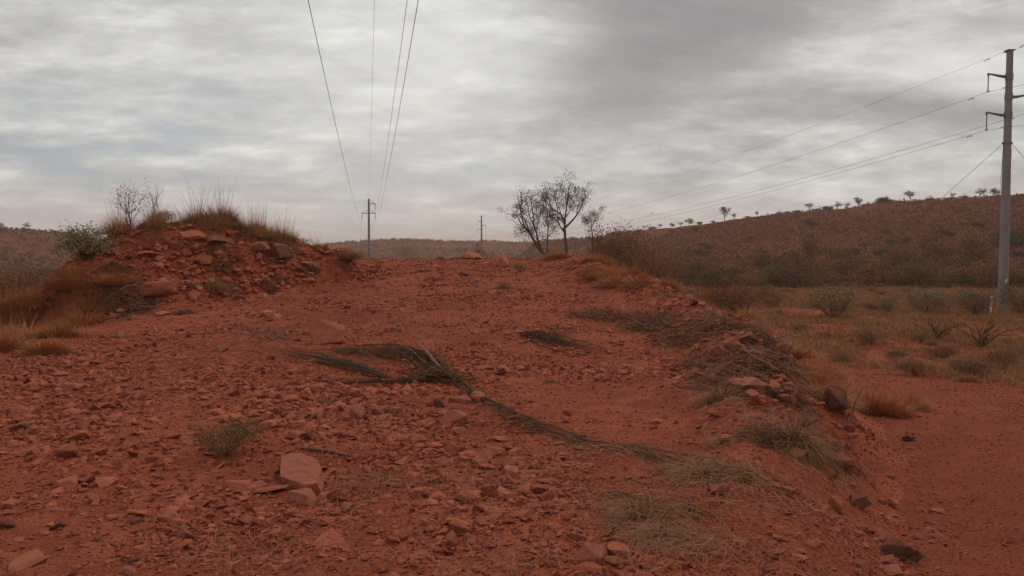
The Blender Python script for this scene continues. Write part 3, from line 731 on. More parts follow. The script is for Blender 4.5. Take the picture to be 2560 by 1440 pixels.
tufts_xy(44, lambda r_: (r_.uniform(-17.5, -10.8), r_.uniform(15.5, 22)), 'orange', .8, 1.45, 'orange dry tussock in the grass left of the mound', 'orange tussocks left of the mound', 14)
tufts_xy(30, lambda r_: (r_.uniform(-22, -13.5), r_.uniform(21, 29)), 'orange', .9, 1.5, 'orange dry tussock in the field behind, at the far left', 'orange tussocks at the far left', 15)
tufts_xy(12, lambda r_: (r_.uniform(-10.2, -7.9), r_.uniform(12.0, 14.2)), 'orange', .5, .8, 'low dry tussock at the left edge below the grass field', 'tussocks at the left edge', 16)
tufts_xy(26, lambda r_: ((lambda t: (-12.2 + 4.0 * t + r_.uniform(-.5, .5), 24.7 + 4.0 * t + r_.uniform(-1.2, .7)))(r_.random())), 'mound', .75, 1.35, 'tall dry grass tussock on top of the mound', 'tall tussocks on the mound top', 17, (1.0, 1.35))
tufts_xy(14, lambda r_: ((lambda x: (x, x + 37 + r_.uniform(-1.2, .6)))(r_.uniform(-9.2, -6.8))), 'mound', .6, 1.1, 'thin tall grass on the right shoulder of the mound', 'tussocks on the right of the mound', 18, (1.0, 1.5))
tufts_xy(20, lambda r_: ((lambda x: (x, x + 37 - r_.uniform(.3, 4.2)))(r_.uniform(-12.9, -7.0))), 'grey', .8, 1.5, 'flattened grey tussock on the face of the mound', 'grey tussocks on the mound face', 19, (.6, 1))
tufts_xy(6, lambda r_: (r_.uniform(-10.3, -8.2), r_.uniform(19.2, 20.8)), 'grey', .8, 1.3, 'dead grey tussock at the left foot of the mound', 'grey tussocks at the mound foot', 20, (.6, 1))
tufts_xy(16, lambda r_: ((lambda y: (float(edge_x(y)) + r_.uniform(-.9, .7), y))(r_.uniform(9.5, 33))), 'grey', .7, 1.25, 'dead grey tussock in the brushwood along the road edge', 'grey tussocks in the berm', 21, (.5, .9))
tufts_xy(8, lambda r_: ((lambda y: (r_.uniform(-7, -2.5), y))(r_.uniform(27, 38))), 'grey', .7, 1.2, 'dry grey tussock where the mound meets the road', 'tussocks left of the road', 22, (.6, 1))
tufts_xy(8, lambda r_: ((lambda y: (11.5 + r_.uniform(0, .35) * (y - 8) + r_.uniform(-.4, 1.5), y))(r_.uniform(17, 36))), 'plain', .8, 1.4, 'dry tussock in the strip beyond the lower track', 'tussocks beyond the lower track', 23, (.6, 1))

tufts_xy(24, lambda r_: ((lambda y: (float(edge_x(y)) + r_.uniform(-.7, .7), y))(r_.uniform(7.5, 26))), 'straw', .8, 1.35, 'dry straw tussock growing out of the brushwood berm', 'straw tussocks in the berm', 24, (.6, 1))
for a_, d_, s_ in ((470, 26.2, 1.2), (498, 26.6, 1.7), (528, 26.8, 1.9), (556, 27.2, 1.5), (515, 25.9, 1.3), (585, 27.4, 1.0)):
    g = above(a_, d_); o = link('grass_tussock', TU['mound'][int(d_ * 10) % 3]); o.location = g; o.scale = (s_ * .9, s_ * .9, s_); o.rotation_euler = (0, 0, d_)
    tag(o, 'tallest brown grass clump on the peak of the mound', 'grass tussock', 'tallest tussocks on the peak of the mound')
tufts_xy(14, lambda r_: (r_.uniform(-13.6, -11.2), r_.uniform(19.2, 22.6)), 'orange', .6, 1.1, 'orange dry tussock on the left flank of the mound', 'orange tussocks on the left flank of the mound', 51)
tufts_xy(10, lambda r_: (r_.uniform(-10.8, -8.9), r_.uniform(14.2, 16.2)), 'orange', .6, .95, 'orange dry tussock at the edge of the rubble left of the mound', 'orange tussocks at the edge of the rubble', 52)
# grass cover of the plain: nobody could count it
def cover(n, xr, yr, keep, seed, mat, L, Wd, name, label):
    rs = np.random.RandomState(seed); Y = rs.uniform(0, 1, n) ** .8 * (yr[1] - yr[0]) + yr[0]; X = rs.uniform(xr[0], xr[1], n) * Y
    k = keep(X, Y, rs); X, Y = X[k], Y[k]; 
    # grow in little clumps: 7 blades per root
    q = 8; X = np.repeat(X, q) + rs.normal(0, .09, len(X) * q); Y = np.repeat(Y, q) + rs.normal(0, .09, len(Y) * q); n = len(X)
    mb = MB(); sc = (Y / 30) ** .5
    blades(mb, X, Y, H(X, Y) - .02, rs.uniform(0, 6.283, n), rs.uniform(.1, 1.0, n), L * np.exp(fbm(X / 1.3, Y / 1.6, 3, 66) * 2.4) * rs.uniform(.4, 1.1, n), Wd * sc * rs.uniform(.7, 1.3, n), rs.uniform(.1, .8, n), rs)
    tag(mb.build(name, mat), label, 'grass', kind='stuff')
def keepR(X, Y, rs):
    ex = edge_x(Y); out = np.interp(Y, [0, 10, 19, 27, 33, 40], [14, 13.2, 12.2, 11.0, 9.8, 8.0]) + fbm(X * .5, Y * .5, 3, 77) * 1.6
    g = fbm(X / 3.5, Y / 7, 4, 61) + rs.normal(0, .06, len(X)) > -.15
    return (X > np.where(Y < 38, out, ex + 3.5)) & g | ((X > ex + .4) & (X < ex + 3.0) & (Y > 16) & (rs.uniform(0, 1, len(X)) < .5))
cover(110000, (.0, .70), (14, 118), keepR, 62, M['plain_grass'], .38, .014, 'dry_grass', 'low dry grass covering the plain right of the road')
def keepL(X, Y, rs): return (X < -10.8 - np.interp(Y, [10, 20, 30, 60], [-1.5, 0, 3.5, 6])) & (fbm(X / 4, Y / 6, 4, 63) > -.08)
cover(26000, (-.74, -.2), (12.5, 150), keepL, 64, M['orange_grass'], .48, .014, 'dry_grass', 'low orange grass covering the ground left of the mound')

# loose straw and twig litter lying on the ground
def litter(X, Y, L, Wd, seed, mat, name, label, lift=.015, bend=.5, az=None):
    rs = np.random.RandomState(seed); n = len(X); a = rs.uniform(0, 6.283, n) if az is None else az + rs.normal(0, .45, n); b = rs.normal(0, bend, n)
    rows = []
    for t in (0, .33, .66, 1.0):
        aa = a + b * t; x = X + np.cos(aa) * L * t; y = Y + np.sin(aa) * L * t
        z = H(x, y) + lift * (1 + 3.0 * t * (1 - t)) * rs.uniform(.4, 1.6, n); w = Wd * (1 - .6 * t) / 2
        rows += [np.stack([x - np.sin(aa) * w, y + np.cos(aa) * w, z], -1), np.stack([x + np.sin(aa) * w, y - np.cos(aa) * w, z + w], -1)]
    V = np.stack(rows, 1).reshape(-1, 3); F = np.array([(0, 1, 3), (0, 3, 2), (2, 3, 5), (2, 5, 4), (4, 5, 7), (4, 7, 6)])
    mb = MB(); mb.add(V, (F[None] + (np.arange(n) * 8)[:, None, None]).reshape(-1, 3))
    return tag(mb.build(name, mat), label, 'straw', kind='stuff')
def pix_blobs(bl, seed):
    rs = np.random.RandomState(seed); XX = []; YY = []
    for (cx_, cy_, sx_, sy_, n) in bl:
        g = hit(cx_, cy_); s = g.y / FPX; rad = math.hypot(g.x, g.y)
        wx_ = sx_ * s; wy_ = sy_ * s * g.y / EYE * .9
        XX.append(g.x + rs.normal(0, 1, n) * wx_); YY.append(g.y + rs.normal(0, 1, n) * wy_)
    return np.concatenate(XX), np.concatenate(YY)
BL = [(1600, 1280, 110, 45, 1100), (1700, 1340, 130, 45, 700), (1770, 1180, 140, 25, 900), (1980, 1090, 110, 40, 700), (1900, 1250, 160, 60, 700),
      (1350, 1190, 140, 50, 420), (1020, 1210, 90, 35, 300), (900, 1220, 60, 40, 200), (650, 1380, 120, 50, 240), (1500, 1130, 90, 20, 350), (2080, 1160, 80, 30, 400),
      (1800, 1400, 240, 30, 500), (620, 860, 110, 35, 700), (800, 800, 130, 30, 500), (1100, 830, 150, 25, 250), (1800, 930, 70, 40, 900), (1700, 840, 70, 22, 900), (560, 820, 100, 25, 400), (1290, 1400, 160, 30, 200), (1900, 1010, 90, 25, 500), (400, 930, 80, 25, 200), (2050, 1220, 90, 60, 350)]
BL = [(a, b, c * .8, d * .7, int(n * .55)) for a, b, c, d, n in BL]
X, Y = pix_blobs(BL, 3); k = (Y > 2.5) & (Y < 34); X, Y = X[k], Y[k]; rs = np.random.RandomState(5)
litter(X, Y, rs.uniform(.07, .30, len(X)), .0035 * (Y / 6) ** .6 * rs.uniform(.7, 1.4, len(X)), 6, M['straw'], 'straw_litter', 'loose straw and broken stalks strewn over the road', lift=.022)
X, Y = gravel_pts(9000, 3.2, 34, .5, 20); k = (X < edge_x(Y) + .8) & (fbm(X * .7, Y * .7, 3, 70) > -.02); X, Y = X[k], Y[k]
litter(X, Y, rs.uniform(.03, .14, len(X)), .003 * (Y / 6) ** .5, 7, M['straw_grey'], 'twig_litter', 'fine twigs and dead stalks scattered over the stony ground', lift=.012)

# ------------------------------------------------------------------ dead branches
def wander(P, n, rs, amp):
    P = np.asarray([tuple(p) for p in P], float); t = np.linspace(0, len(P) - 1, n)
    Q = np.stack([np.interp(t, np.arange(len(P)), P[:, i]) for i in range(3)], 1)
    w = np.cumsum(rs.normal(0, amp, (n, 3)), 0); w -= w[0]; w[:, 2] *= .4; return Q + w
def brush(pix, nst, sp0, sp1, r0, hgt, mat, name, label, cat, seed, main=None, jit=.03, back=.0, parts=True):
    """a dead bush lying on the ground: many stems fanning from its root along a pixel spine"""
    rs = np.random.RandomState(seed); S_ = [hit(a, b) for a, b in pix]; root = S_[0].copy(); mb = MB()
    S_ = [np.array(p) for p in S_]; L = sum(np.linalg.norm(S_[i + 1] - S_[i]) for i in range(len(S_) - 1))
    o_ = np.array(root)
    tt = np.linspace(0, len(S_) - 1, 12); C_ = np.stack([np.interp(tt, np.arange(len(S_)), np.array(S_)[:, i]) for i in range(3)], 1)
    side = np.cross(C_[-1] - C_[0], (0, 0, 1)); side /= np.linalg.norm(side)
    for k in range(nst):
        e = rs.uniform(.45, 1.0) if k else 1.0; st = 0 if rs.random_sample() < .65 else rs.uniform(0, .4)
        t = np.linspace(st, e, 11); o = rs.normal(0, 1); h0 = rs.uniform(0, 1)
        Q = np.stack([np.interp(t, np.linspace(0, 1, 12), C_[:, i]) for i in range(3)], 1)
        Q = Q + side * (o * (sp0 + (sp1 - sp0) * t[:, None]))
        w = np.cumsum(rs.normal(0, jit, (11, 2)), 0); Q[:, 0] += w[:, 0]; Q[:, 1] += w[:, 1]
        Q[:, 2] = H(Q[:, 0], Q[:, 1]) + r0 + hgt * h0 * (np.sin(np.clip((t - st) / (e - st), 0, 1) * math.pi * .8 + .35)) 
        rr_ = r0 * rs.uniform(.35, 1.0) if k > 3 else r0 * 1.6
        mb.tube(Q - o_, np.linspace(rr_, rr_ * .25, 11), 5)
        for _ in range(3):
            i = rs.randint(3, 10); d = (Q[min(i + 1, 10)] - Q[i - 1]); d /= np.linalg.norm(d) + 1e-9
            d = d + side * rs.normal(0, .5) + np.array([0, 0, rs.uniform(-.1, .35)]); d *= min(L, 2.0) * rs.uniform(.05, .13)
            mb.tube(np.stack([Q[i], Q[i] + d * .5 + rs.normal(0, .01, 3), Q[i] + d]) - o_, [rr_ * .5, rr_ * .4, rr_ * .15], 4)
    o = mb.build(name, mat); o.location = root; return tag(o, label, cat)
brush([(1105, 940), (1060, 905), (1000, 885), (930, 878), (820, 880)], 46, .10, .16, .010, .15, M['stems_mix'], 'dead_branch', 'dark bundle of dead stems reaching left in the middle of the road', 'dead branch', 1, jit=.05)
brush([(955, 945), (900, 928), (820, 905), (760, 890), (690, 866)], 44, .08, .24, .0085, .10, M['stems_mix'], 'dead_branch', 'sprawling grey-brown dead bush pointing to the upper left beside the dark bundle', 'dead branch', 2)
brush([(1125, 960), (1050, 955), (960, 962), (860, 960), (780, 945)], 22, .04, .20, .007, .07, M['stems_mix'], 'dead_branch', 'thin dark twigs lying between the stone heap and the sprawling dead bush', 'dead branch', 3)
brush([(1050, 885), (1140, 958), (1230, 1020), (1330, 1075), (1450, 1112), (1600, 1140)], 18, .03, .10, .0065, .04, M['stems_mix'], 'dead_branch', 'long dead branch running diagonally down to the right across the road', 'dead branch', 4, jit=.045)
brush([(1310, 838), (1345, 845), (1400, 860), (1460, 875), (1540, 888)], 52, .07, .30, .0085, .14, M['stems_mix'], 'dead_branch', 'fan-shaped dead bush with a dark butt end, alone on the right of the road', 'dead branch', 5)
brush([(1380, 850), (1410, 835), (1450, 822)], 10, .05, .2, .007, .22, M['stems_mix'], 'dead_branch', 'small dark forked twigs standing up behind the fan-shaped dead bush', 'dead branch', 6)
brush([(300, 760), (250, 750), (190, 770)], 30, .2, .4, .011, .22, M['stems_mix'], 'brushwood_heap', 'dark brushwood at the left foot of the mound', 'brushwood', 10, jit=.05)
brush([(700, 850), (660, 830), (560, 815)], 26, .15, .5, .007, .05, M['straw_grey'], 'dead_branch', 'thin flattened twigs between the mound and the squarish boulder', 'dead branch', 12, jit=.03)
brush([(1510, 1118), (1600, 1130), (1700, 1165), (1800, 1185)], 40, .04, .12, .006, .05, M['straw'], 'stalk_bundle', 'bundle of pale dry stalks continuing the long diagonal branch', 'stalks', 13, jit=.02)
def tangle(pix, n, wid, hgt, mat, label, seed, L=(.15, .5), w=.006, name='brushwood_heap', cat='brushwood', tubes=40):
    """a heap of short dry stalks, roots and sticks lying every way over each other"""
    rs = np.random.RandomState(seed); S_ = np.array([np.array(hit(a, b)) for a, b in pix]); o_ = S_[0]
    t = rs.uniform(0, len(S_) - 1, n); C_ = np.stack([np.interp(t, np.arange(len(S_)), S_[:, i]) for i in range(2)], 1)
    r = rs.normal(0, 1, (n, 2)) * wid * .5; X = C_[:, 0] + r[:, 0]; Y = C_[:, 1] + r[:, 1]; q = np.exp(-(r ** 2).sum(1) / (wid * .6) ** 2)
    lump = np.clip(.5 + 3.0 * fbm(X * 1.9, Y * 1.9, 3, seed), .1, 1.7)
    kp = rs.uniform(0, 1, n) < np.clip(.45 + 3.5 * fbm(X * 1.4, Y * 1.4, 3, seed + 9), .04, 1); X, Y, q, lump = X[kp], Y[kp], q[kp], lump[kp]; n = len(X)
    h0 = hgt * q * rs.uniform(0, 1, n) * lump; a = rs.uniform(0, 6.283, n); bend = rs.normal(0, 1.3, n); Ln = rs.uniform(*L, n); pit = rs.normal(0, .28, n)
    rows = []; W_ = w * rs.uniform(.5, 1.5, n)
    for k in (0, .25, .5, .75, 1.0):
        aa = a + bend * k; x = X + np.cos(aa) * Ln * (k - .5); y = Y + np.sin(aa) * Ln * (k - .5)
        z = H(x, y) + .01 + h0 + np.abs(pit) * Ln * k; ww = W_ * (1 - .5 * k) / 2
        rows += [np.stack([x - np.sin(aa) * ww, y + np.cos(aa) * ww, z], -1), np.stack([x + np.sin(aa) * ww, y - np.cos(aa) * ww, z + ww * 1.6], -1)]
    V = np.stack(rows, 1).reshape(-1, 3) - o_; F = np.array([(2 * i + p, 2 * i + q_, 2 * i + r_) for i in range(4) for p, q_, r_ in ((0, 1, 3), (0, 3, 2))])
    mb = MB(); mb.add(V, (F[None] + (np.arange(n) * 10)[:, None, None]).reshape(-1, 3))
    for k in range(tubes):
        i = rs.randint(n); P0 = np.array([X[i], Y[i], float(H(X[i:i + 1], Y[i:i + 1])[0]) + h0[i] + .03]); d = rs.normal(0, 1, 3); d[2] = abs(d[2]) * .35; d *= rs.uniform(.12, .38) / np.linalg.norm(d)
        d[2] *= .6; P = limb(P0 - d * .7, P0 + d, 7, rs, .028) - o_; mb.tube(P, np.linspace(1, .4, 7) * rs.uniform(.6, 1.2) * w, 5)
    o = mb.build(name, mat); o.location = o_; return tag(o, label, cat)
def limb(A, B, n, rs, amp, sag=0.0):
    t = np.linspace(0, 1, n)[:, None]; P = A + (B - A) * t; d = np.linalg.norm(B - A)
    w = np.cumsum(rs.normal(0, amp * d, (n, 3)), 0); w -= w[0] * 1; w -= w[-1] * t * .6; P = P + w; P[:, 2] += sag * d * (t[:, 0] * (1 - t[:, 0])) * 4
    return P
tangle([(1600, 815), (1680, 830), (1760, 835), (1830, 825)], 2600, .8, .34, M['debris'], 'tangled heap of grey roots and stalks at the far end of the berm', 7, (.2, .6), .010, tubes=70)
tangle([(1760, 890), (1830, 900), (1900, 930), (1960, 960)], 2200, .6, .26, M['debris'], 'dark tangled brushwood heap in the middle of the berm', 8, (.15, .5), .009, tubes=70)
tangle([(1880, 850), (1930, 880), (1975, 925)], 1100, .4, .22, M['debris_dark'], 'dark brushwood on the crest of the berm above the red blocks', 9, (.15, .45), .009, tubes=40)
tangle([(1790, 950), (1860, 975), (1940, 1000), (2020, 1030)], 1900, .42, .16, M['debris'], 'grey-brown straw and roots along the berm above the big dark boulder', 31, (.1, .4), .006, tubes=40)
tangle([(1900, 1100), (1980, 1120), (2080, 1140), (2190, 1165)], 1900, .26, .12, M['debris'], 'flattened straw and twigs trailing from the big tussock onto the track', 32, (.08, .32), .0045, tubes=24)
tangle([(1470, 790), (1550, 800), (1640, 812)], 1500, .7, .22, M['debris'], 'grey twig litter heap at the upper end of the berm', 33, (.2, .6), .010, tubes=30)
tangle([(370, 778), (310, 762), (240, 775)], 1100, .8, .4, M['debris_dark'], 'uprooted grey bush with a dark hollow at the left foot of the mound', 34, (.2, .7), .012, tubes=40)
tangle([(1720, 1170), (1800, 1190), (1900, 1200)], 1400, .2, .10, M['straw_pale'], 'pale straw spilled around the end of the diagonal dead branch', 35, (.08, .3), .004, name='straw_heap', cat='straw', tubes=10)
tangle([(1540, 1250), (1600, 1290), (1680, 1340)], 1500, .24, .12, M['straw_pale'], 'thick spread of pale straw under the wide straw heap', 36, (.08, .3), .004, name='straw_heap', cat='straw', tubes=12)
tangle([(850, 882), (950, 892), (1040, 908)], 800, .34, .13, M['debris_dark'], 'loose broken twigs caught in the dark bundle of stems', 41, (.08, .3), .006, name='twig_heap', cat='twigs', tubes=50)
tangle([(1150, 968), (1240, 1030), (1340, 1080), (1470, 1118)], 500, .16, .05, M['debris'], 'broken brown litter lying along the long diagonal branch', 42, (.06, .26), .005, name='twig_heap', cat='twigs', tubes=24)
tangle([(1040, 930), (1080, 945), (1110, 955)], 700, .30, .16, M['debris_dark'], 'tangled roots at the near end of the dark bundle above the stone heap', 37, (.1, .4), .008, name='root_tangle', cat='roots', tubes=60)
# root end of the big bundle: pale splintered wood
def stick(pix, r, mat, label, name='stick', cat='stick', lifts=None, k=7, side=()):
    mb = MB(); P = []
    for i, (a, b) in enumerate(pix):
        g = hit(a, b); P.append(np.array(g) + np.array([0, 0, r[i] + (lifts[i] if lifts else 0)]))
    mb.tube(wander(P, len(P) * 3, np.random.RandomState(len(label)), .004), np.interp(np.linspace(0, len(P) - 1, len(P) * 3), np.arange(len(P)), r), k)
    return tag(mb.build(name, mat, None, True), label, cat)
stick([(740, 1122), (800, 1130), (850, 1140), (890, 1148)], [.012, .016, .014, .006], M['pale_wood'], 'short brown stick below the stone heap')
stick([(1690, 1272), (1740, 1284), (1785, 1296)], [.010, .012, .006], M['dead_wood'], 'dark stick lying in straw in the lower right foreground')
stick([(1050, 888), (1072, 912), (1100, 935)], [.016, .026, .018], M['pale_wood'], 'pale splintered stump end on top of the dark bundle', lifts=[.16, .14, .08])
stick([(985, 880), (1030, 900), (1060, 925)], [.008, .012, .012], M['pale_wood'], 'pale thin stick crossing the dark bundle', lifts=[.18, .13, .08])
stick([(1030, 955), (1065, 950), (1095, 940)], [.008, .010, .006], M['pale_wood'], 'pale thin stick under the root end of the bundle', lifts=[.05, .09, .14])
stick([(470, 740), (500, 752), (520, 762)], [.012, .014, .008], M['pale_wood'], 'grey stick lying at the foot of the mound', lifts=[.12, .1, .05])
# forked stick standing up from the berm
g = hit(2102, 1072); s = g.y / FPX; root = empty('forked_stick', g); mb = MB()
def off(px_, py_, dy=0.0):
    q = at(px_, py_, g.y + dy); return np.array(q - g)
mb.tube([off(2085, 1078), off(2110, 1066), off(2130, 1045), off(2136, 1010), off(2148, 985), off(2158, 968)], [.012, .014, .013, .010, .008, .005], 7)
mb.build('stem', M['pale_wood'], root, True)
mb = MB(); mb.tube([off(2100, 1070), off(2118, 1035), off(2134, 1018)], [.009, .008, .006], 6); mb.build('fork', M['pale_wood'], root, True)
tag(root, 'bent forked dead stick standing up from the berm against the lower track', 'stick')
# charred clod on the track
g = hit(2272, 1104, 4); root = empty('charred_clump', g); mb = MB(); rs = np.random.RandomState(3); s = 30 * g.y / FPX
for k in range(26):
    a = rs.uniform(0, 6.28); P0 = np.array([math.cos(a) * s * .5 * rs.uniform(.1, 1), math.sin(a) * s * .4, rs.uniform(0, s * .3)]); d = rs.normal(0, 1, 3) * s * .25; d[2] = abs(d[2]) * .5
    mb.tube([P0 - d, P0, P0 + d], [s * .03, s * .09, s * .03], 5)
mb.build('lump', M['dead_wood'], root); tag(root, 'small black clump lying alone on the lower red track', 'clump')

# ------------------------------------------------------------------ leaves, shrubs and trees
def leaves(mb, P, size, rs, hang=0.0, asp=.38):
    n = len(P); a = rs.normal(0, 1, (n, 3)); a[:, 2] -= hang * 2; a /= np.linalg.norm(a, axis=1)[:, None]
    b = np.cross(a, rs.normal(0, 1, (n, 3))); b /= np.linalg.norm(b, axis=1)[:, None] + 1e-9
    s = (size * rs.uniform(.6, 1.4, n))[:, None]
    V = np.stack([P, P + a * s * .5 + b * s * asp * .5, P + a * s, P + a * s * .5 - b * s * asp * .5], 1).reshape(-1, 3)
    F = np.array([(0, 1, 2), (0, 2, 3)]); mb.add(V, (F[None] + (np.arange(n) * 4)[:, None, None]).reshape(-1, 3))
def limb(A, B, n, rs, amp, sag=0.0):
    t = np.linspace(0, 1, n)[:, None]; P = A + (B - A) * t; d = np.linalg.norm(B - A)
    w = np.cumsum(rs.normal(0, amp * d, (n, 3)), 0); w -= w[0] * 1; w -= w[-1] * t * .6; P = P + w; P[:, 2] += sag * d * (t[:, 0] * (1 - t[:, 0])) * 4
    return P
def shrub_meshes(seed, w_, h, nst, nl, ls, bark, leaf, r0=.012, fill=.55, top=.75, cl=.16, hang=.1, up_=1.0):
    """stems fanning from the base, leaf clumps around their outer ends; returns (stems, foliage)"""
    rs = np.random.RandomState(seed); mb = MB(); lf = MB(); tips = []
    for k in range(nst):
        a = rs.uniform(0, 6.283); q = rs.uniform(.1, 1) ** .6
        B = np.array([math.cos(a) * q * w_ / 2, math.sin(a) * q * w_ / 2, h * (rs.uniform(.7, 1.0) * (1 - .55 * q * q * up_))])
        P = limb(np.zeros(3), B, 7, rs, .05, .10); mb.tube(P, np.linspace(r0, r0 * .3, 7), 4)
        for j in range(3):
            i = rs.randint(2, 6); d = rs.normal(0, 1, 3); d[2] = abs(d[2]) * .6; d *= h * .16
            Q = limb(P[i], P[i] + d + (B * .15), 4, rs, .06); mb.tube(Q, np.linspace(r0 * .45, r0 * .15, 4), 3); tips += [Q[-1], Q[2]]
        tips += [P[-1], P[-2], P[-3]]
    tips = np.array(tips); sel = tips[rs.randint(0, len(tips), nl)] + rs.normal(0, 1, (nl, 3)) * np.array([w_, w_, h]) * cl * .5
    sel[:, 2] = np.abs(sel[:, 2]) * 1.0
    leaves(lf, sel, ls, rs, hang)
    return mb.mesh('stems', bark), lf.mesh('foliage', leaf)
SH = {
 'green_round': [shrub_meshes(1, 1.7, 1.15, 16, 3800, .055, M['dead_wood'], M['leaf_green'])],
 'olive': [shrub_meshes(2, 2.6, 1.7, 22, 5200, .085, M['dead_wood'], M['leaf_brown'], cl=.2), shrub_meshes(3, 2.2, 1.6, 18, 4000, .08, M['dead_wood'], mk_var('olive_leaves', [(.19, .10, .05), (.25, .135, .062), (.30, .17, .08)]), cl=.2)],
 'rust': [shrub_meshes(4, 3.4, 1.8, 46, 9000, .07, M['dead_wood'], M['leaf_rust'], cl=.16)],
 'dark': [shrub_meshes(5, 3.2, 3.2, 16, 2600, .22, M['bark'], M['leaf_dark'], .03, cl=.24), shrub_meshes(6, 3.8, 2.8, 18, 2600, .22, M['bark'], M['leaf_brown'], .03, cl=.24),
          shrub_meshes(7, 3.0, 3.4, 14, 2000, .24, M['bark'], M['leaf_dark'], .03, cl=.22), shrub_meshes(8, 4.2, 2.4, 20, 2400, .22, M['bark'], mk_var('dry_leaves', [(.10, .065, .035), (.15, .095, .045)]), .03, cl=.24)],
 'bare': [shrub_meshes(9, .9, 1.5, 10, 420, .05, M['dead_wood'], M['leaf'], .010, cl=.12, up_=.3), shrub_meshes(10, .8, 1.7, 7, 300, .05, M['dead_wood'], M['leaf'], .010, cl=.12, up_=.2)],
 'blue': [shrub_meshes(11, 1.7, 1.1, 22, 3200, .085, M['dead_wood'], M['leaf_grey'], .010, cl=.2)],
 'dead': [shrub_meshes(12, 2.4, 1.2, 16, 10, .03, M['dead_wood'], M['leaf'], .020, cl=.1, up_=.4), shrub_meshes(13, 2.2, 1.1, 15, 10, .03, M['dead_wood'], M['leaf'], .018, cl=.1, up_=.4)],
 'low': [shrub_meshes(14, .56, .28, 30, 3800, .017, M['pale_wood'], mk_var('low_shrub_leaves', [(.17, .105, .042), (.23, .145, .055), (.29, .185, .08)]), .004, cl=.2)],
 'seed': [shrub_meshes(15, .9, .9, 22, 190, .035, M['straw_grey'], M['petal'], .004, cl=.1, up_=.3)],
}
SHW = {'green_round': 1.7, 'olive': 2.6, 'rust': 3.4, 'dark': 3.4, 'bare': 1.0, 'blue': 1.6, 'dead': 2.2, 'low': .55, 'seed': 1.0}
def shrub(P, s, kind, label, cat='shrub', group=None, i=None, hs=1.0, rz=None, name='shrub'):
    me = SH[kind][rr.randrange(len(SH[kind])) if i is None else i % len(SH[kind])]
    e = empty(name, P, rr.uniform(0, 6.28) if rz is None else rz, (s, s, s * hs))
    link('stems', me[0], e)
    if len(me[1].vertices) > 80: link('foliage', me[1], e)
    return tag(e, label, cat, group)
def shrub_px(px_, py_, wpx, kind, label, hs=1.0, lo=2.0, D=None, **kw):
    g = above(px_, D) if D else hit(px_, py_, lo)
    return shrub(g, wpx * g.y / FPX / SHW[kind], kind, label, hs=hs, **kw)
shrub_px(567, 1140, 165, 'low', 'small rounded greenish bush alone on the bare ground in the left foreground', hs=1.15, name='bush')
shrub_px(212, 668, 130, 'blue', 'grey-green leafy shrub at the left of the mound', D=23, hs=.95)
shrub_px(160, 640, 90, 'blue', 'smaller grey-green shrub behind and left of the leafy grey-green one', D=28, hs=1.0)
shrub_px(275, 600, 90, 'bare', 'wispy leafy shrub between the grey-green shrub and the mound', D=27, hs=.9, i=0)
shrub_px(328, 590, 100, 'bare', 'nearly bare many-stemmed sapling on the left shoulder of the mound', D=25, i=0, hs=.85)
shrub_px(384, 560, 55, 'bare', 'slender upright sapling just left of the mound top', D=25.5, i=1, hs=1.15)
shrub_px(410, 560, 80, 'olive', 'low twiggy bush at the left of the mound top', D=26, hs=.9)
shrub_px(550, 640, 100, 'olive', 'low grey-brown bush on the mound face under the tall grass', D=23.8, hs=.6)
shrub_px(735, 610, 95, 'olive', 'low dark bush on the right end of the mound', D=30, hs=.5)
shrub_px(75, 590, 70, 'bare', 'thin shrub on the skyline at the far left', D=60, hs=.7)
shrub_px(30, 660, 170, 'rust', 'brown shrub behind the grass at the left edge', D=45)
shrub_px(120, 650, 150, 'rust', 'brown shrub behind the grey-green shrub at the left', D=52)
shrub_px(1828, 800, 185, 'rust', 'broad rounded reddish-brown shrub on the plain behind the berm', hs=1.15, lo=20)
shrub_px(2082, 800, 130, 'green_round', 'wide rounded green-brown shrub in the middle of the plain', hs=1.1, lo=20)
shrub_px(2222, 785, 62, 'green_round', 'small green shrub with a thin dark stem on the plain', hs=1.3, lo=20)
shrub_px(2315, 785, 110, 'green_round', 'rounded green shrub two shrubs left of the tall pole', hs=1.0, lo=20)
shrub_px(2440, 790, 100, 'green_round', 'green shrub directly left of the foot of the tall pole', hs=1.2, lo=20)
shrub_px(2540, 790, 110, 'green_round', 'green shrub right of the foot of the tall pole', hs=1.3, lo=20)
shrub_px(1935, 770, 70, 'olive', 'small green-brown shrub right of the broad reddish-brown shrub', hs=.9, lo=20)
shrub_px(1870, 735, 42, 'blue', 'pale green shrub behind the broad reddish-brown shrub', hs=.6, lo=20)
shrub_px(2330, 750, 62, 'blue', 'pale flowering shrub at the far side of the plain', hs=.5, lo=20)
shrub_px(2425, 750, 55, 'blue', 'pale grey-green shrub behind the shrub at the foot of the tall pole', hs=.5, lo=20)
shrub_px(2340, 850, 120, 'dead', 'dead black-stemmed shrub with a low arching stem', hs=1.0, i=0, lo=15)
shrub_px(2450, 870, 170, 'dead', 'larger dead black-stemmed shrub below the tall pole', hs=.9, i=1, lo=15)
shrub_px(1960, 905, 110, 'seed', 'thin weed with pale seed heads beyond the berm', hs=.8, lo=9, name='weed', cat='weed')
shrub_px(1900, 850, 70, 'seed', 'smaller thin weed with pale seed heads behind the berm', hs=.8, lo=15, name='weed', cat='weed')
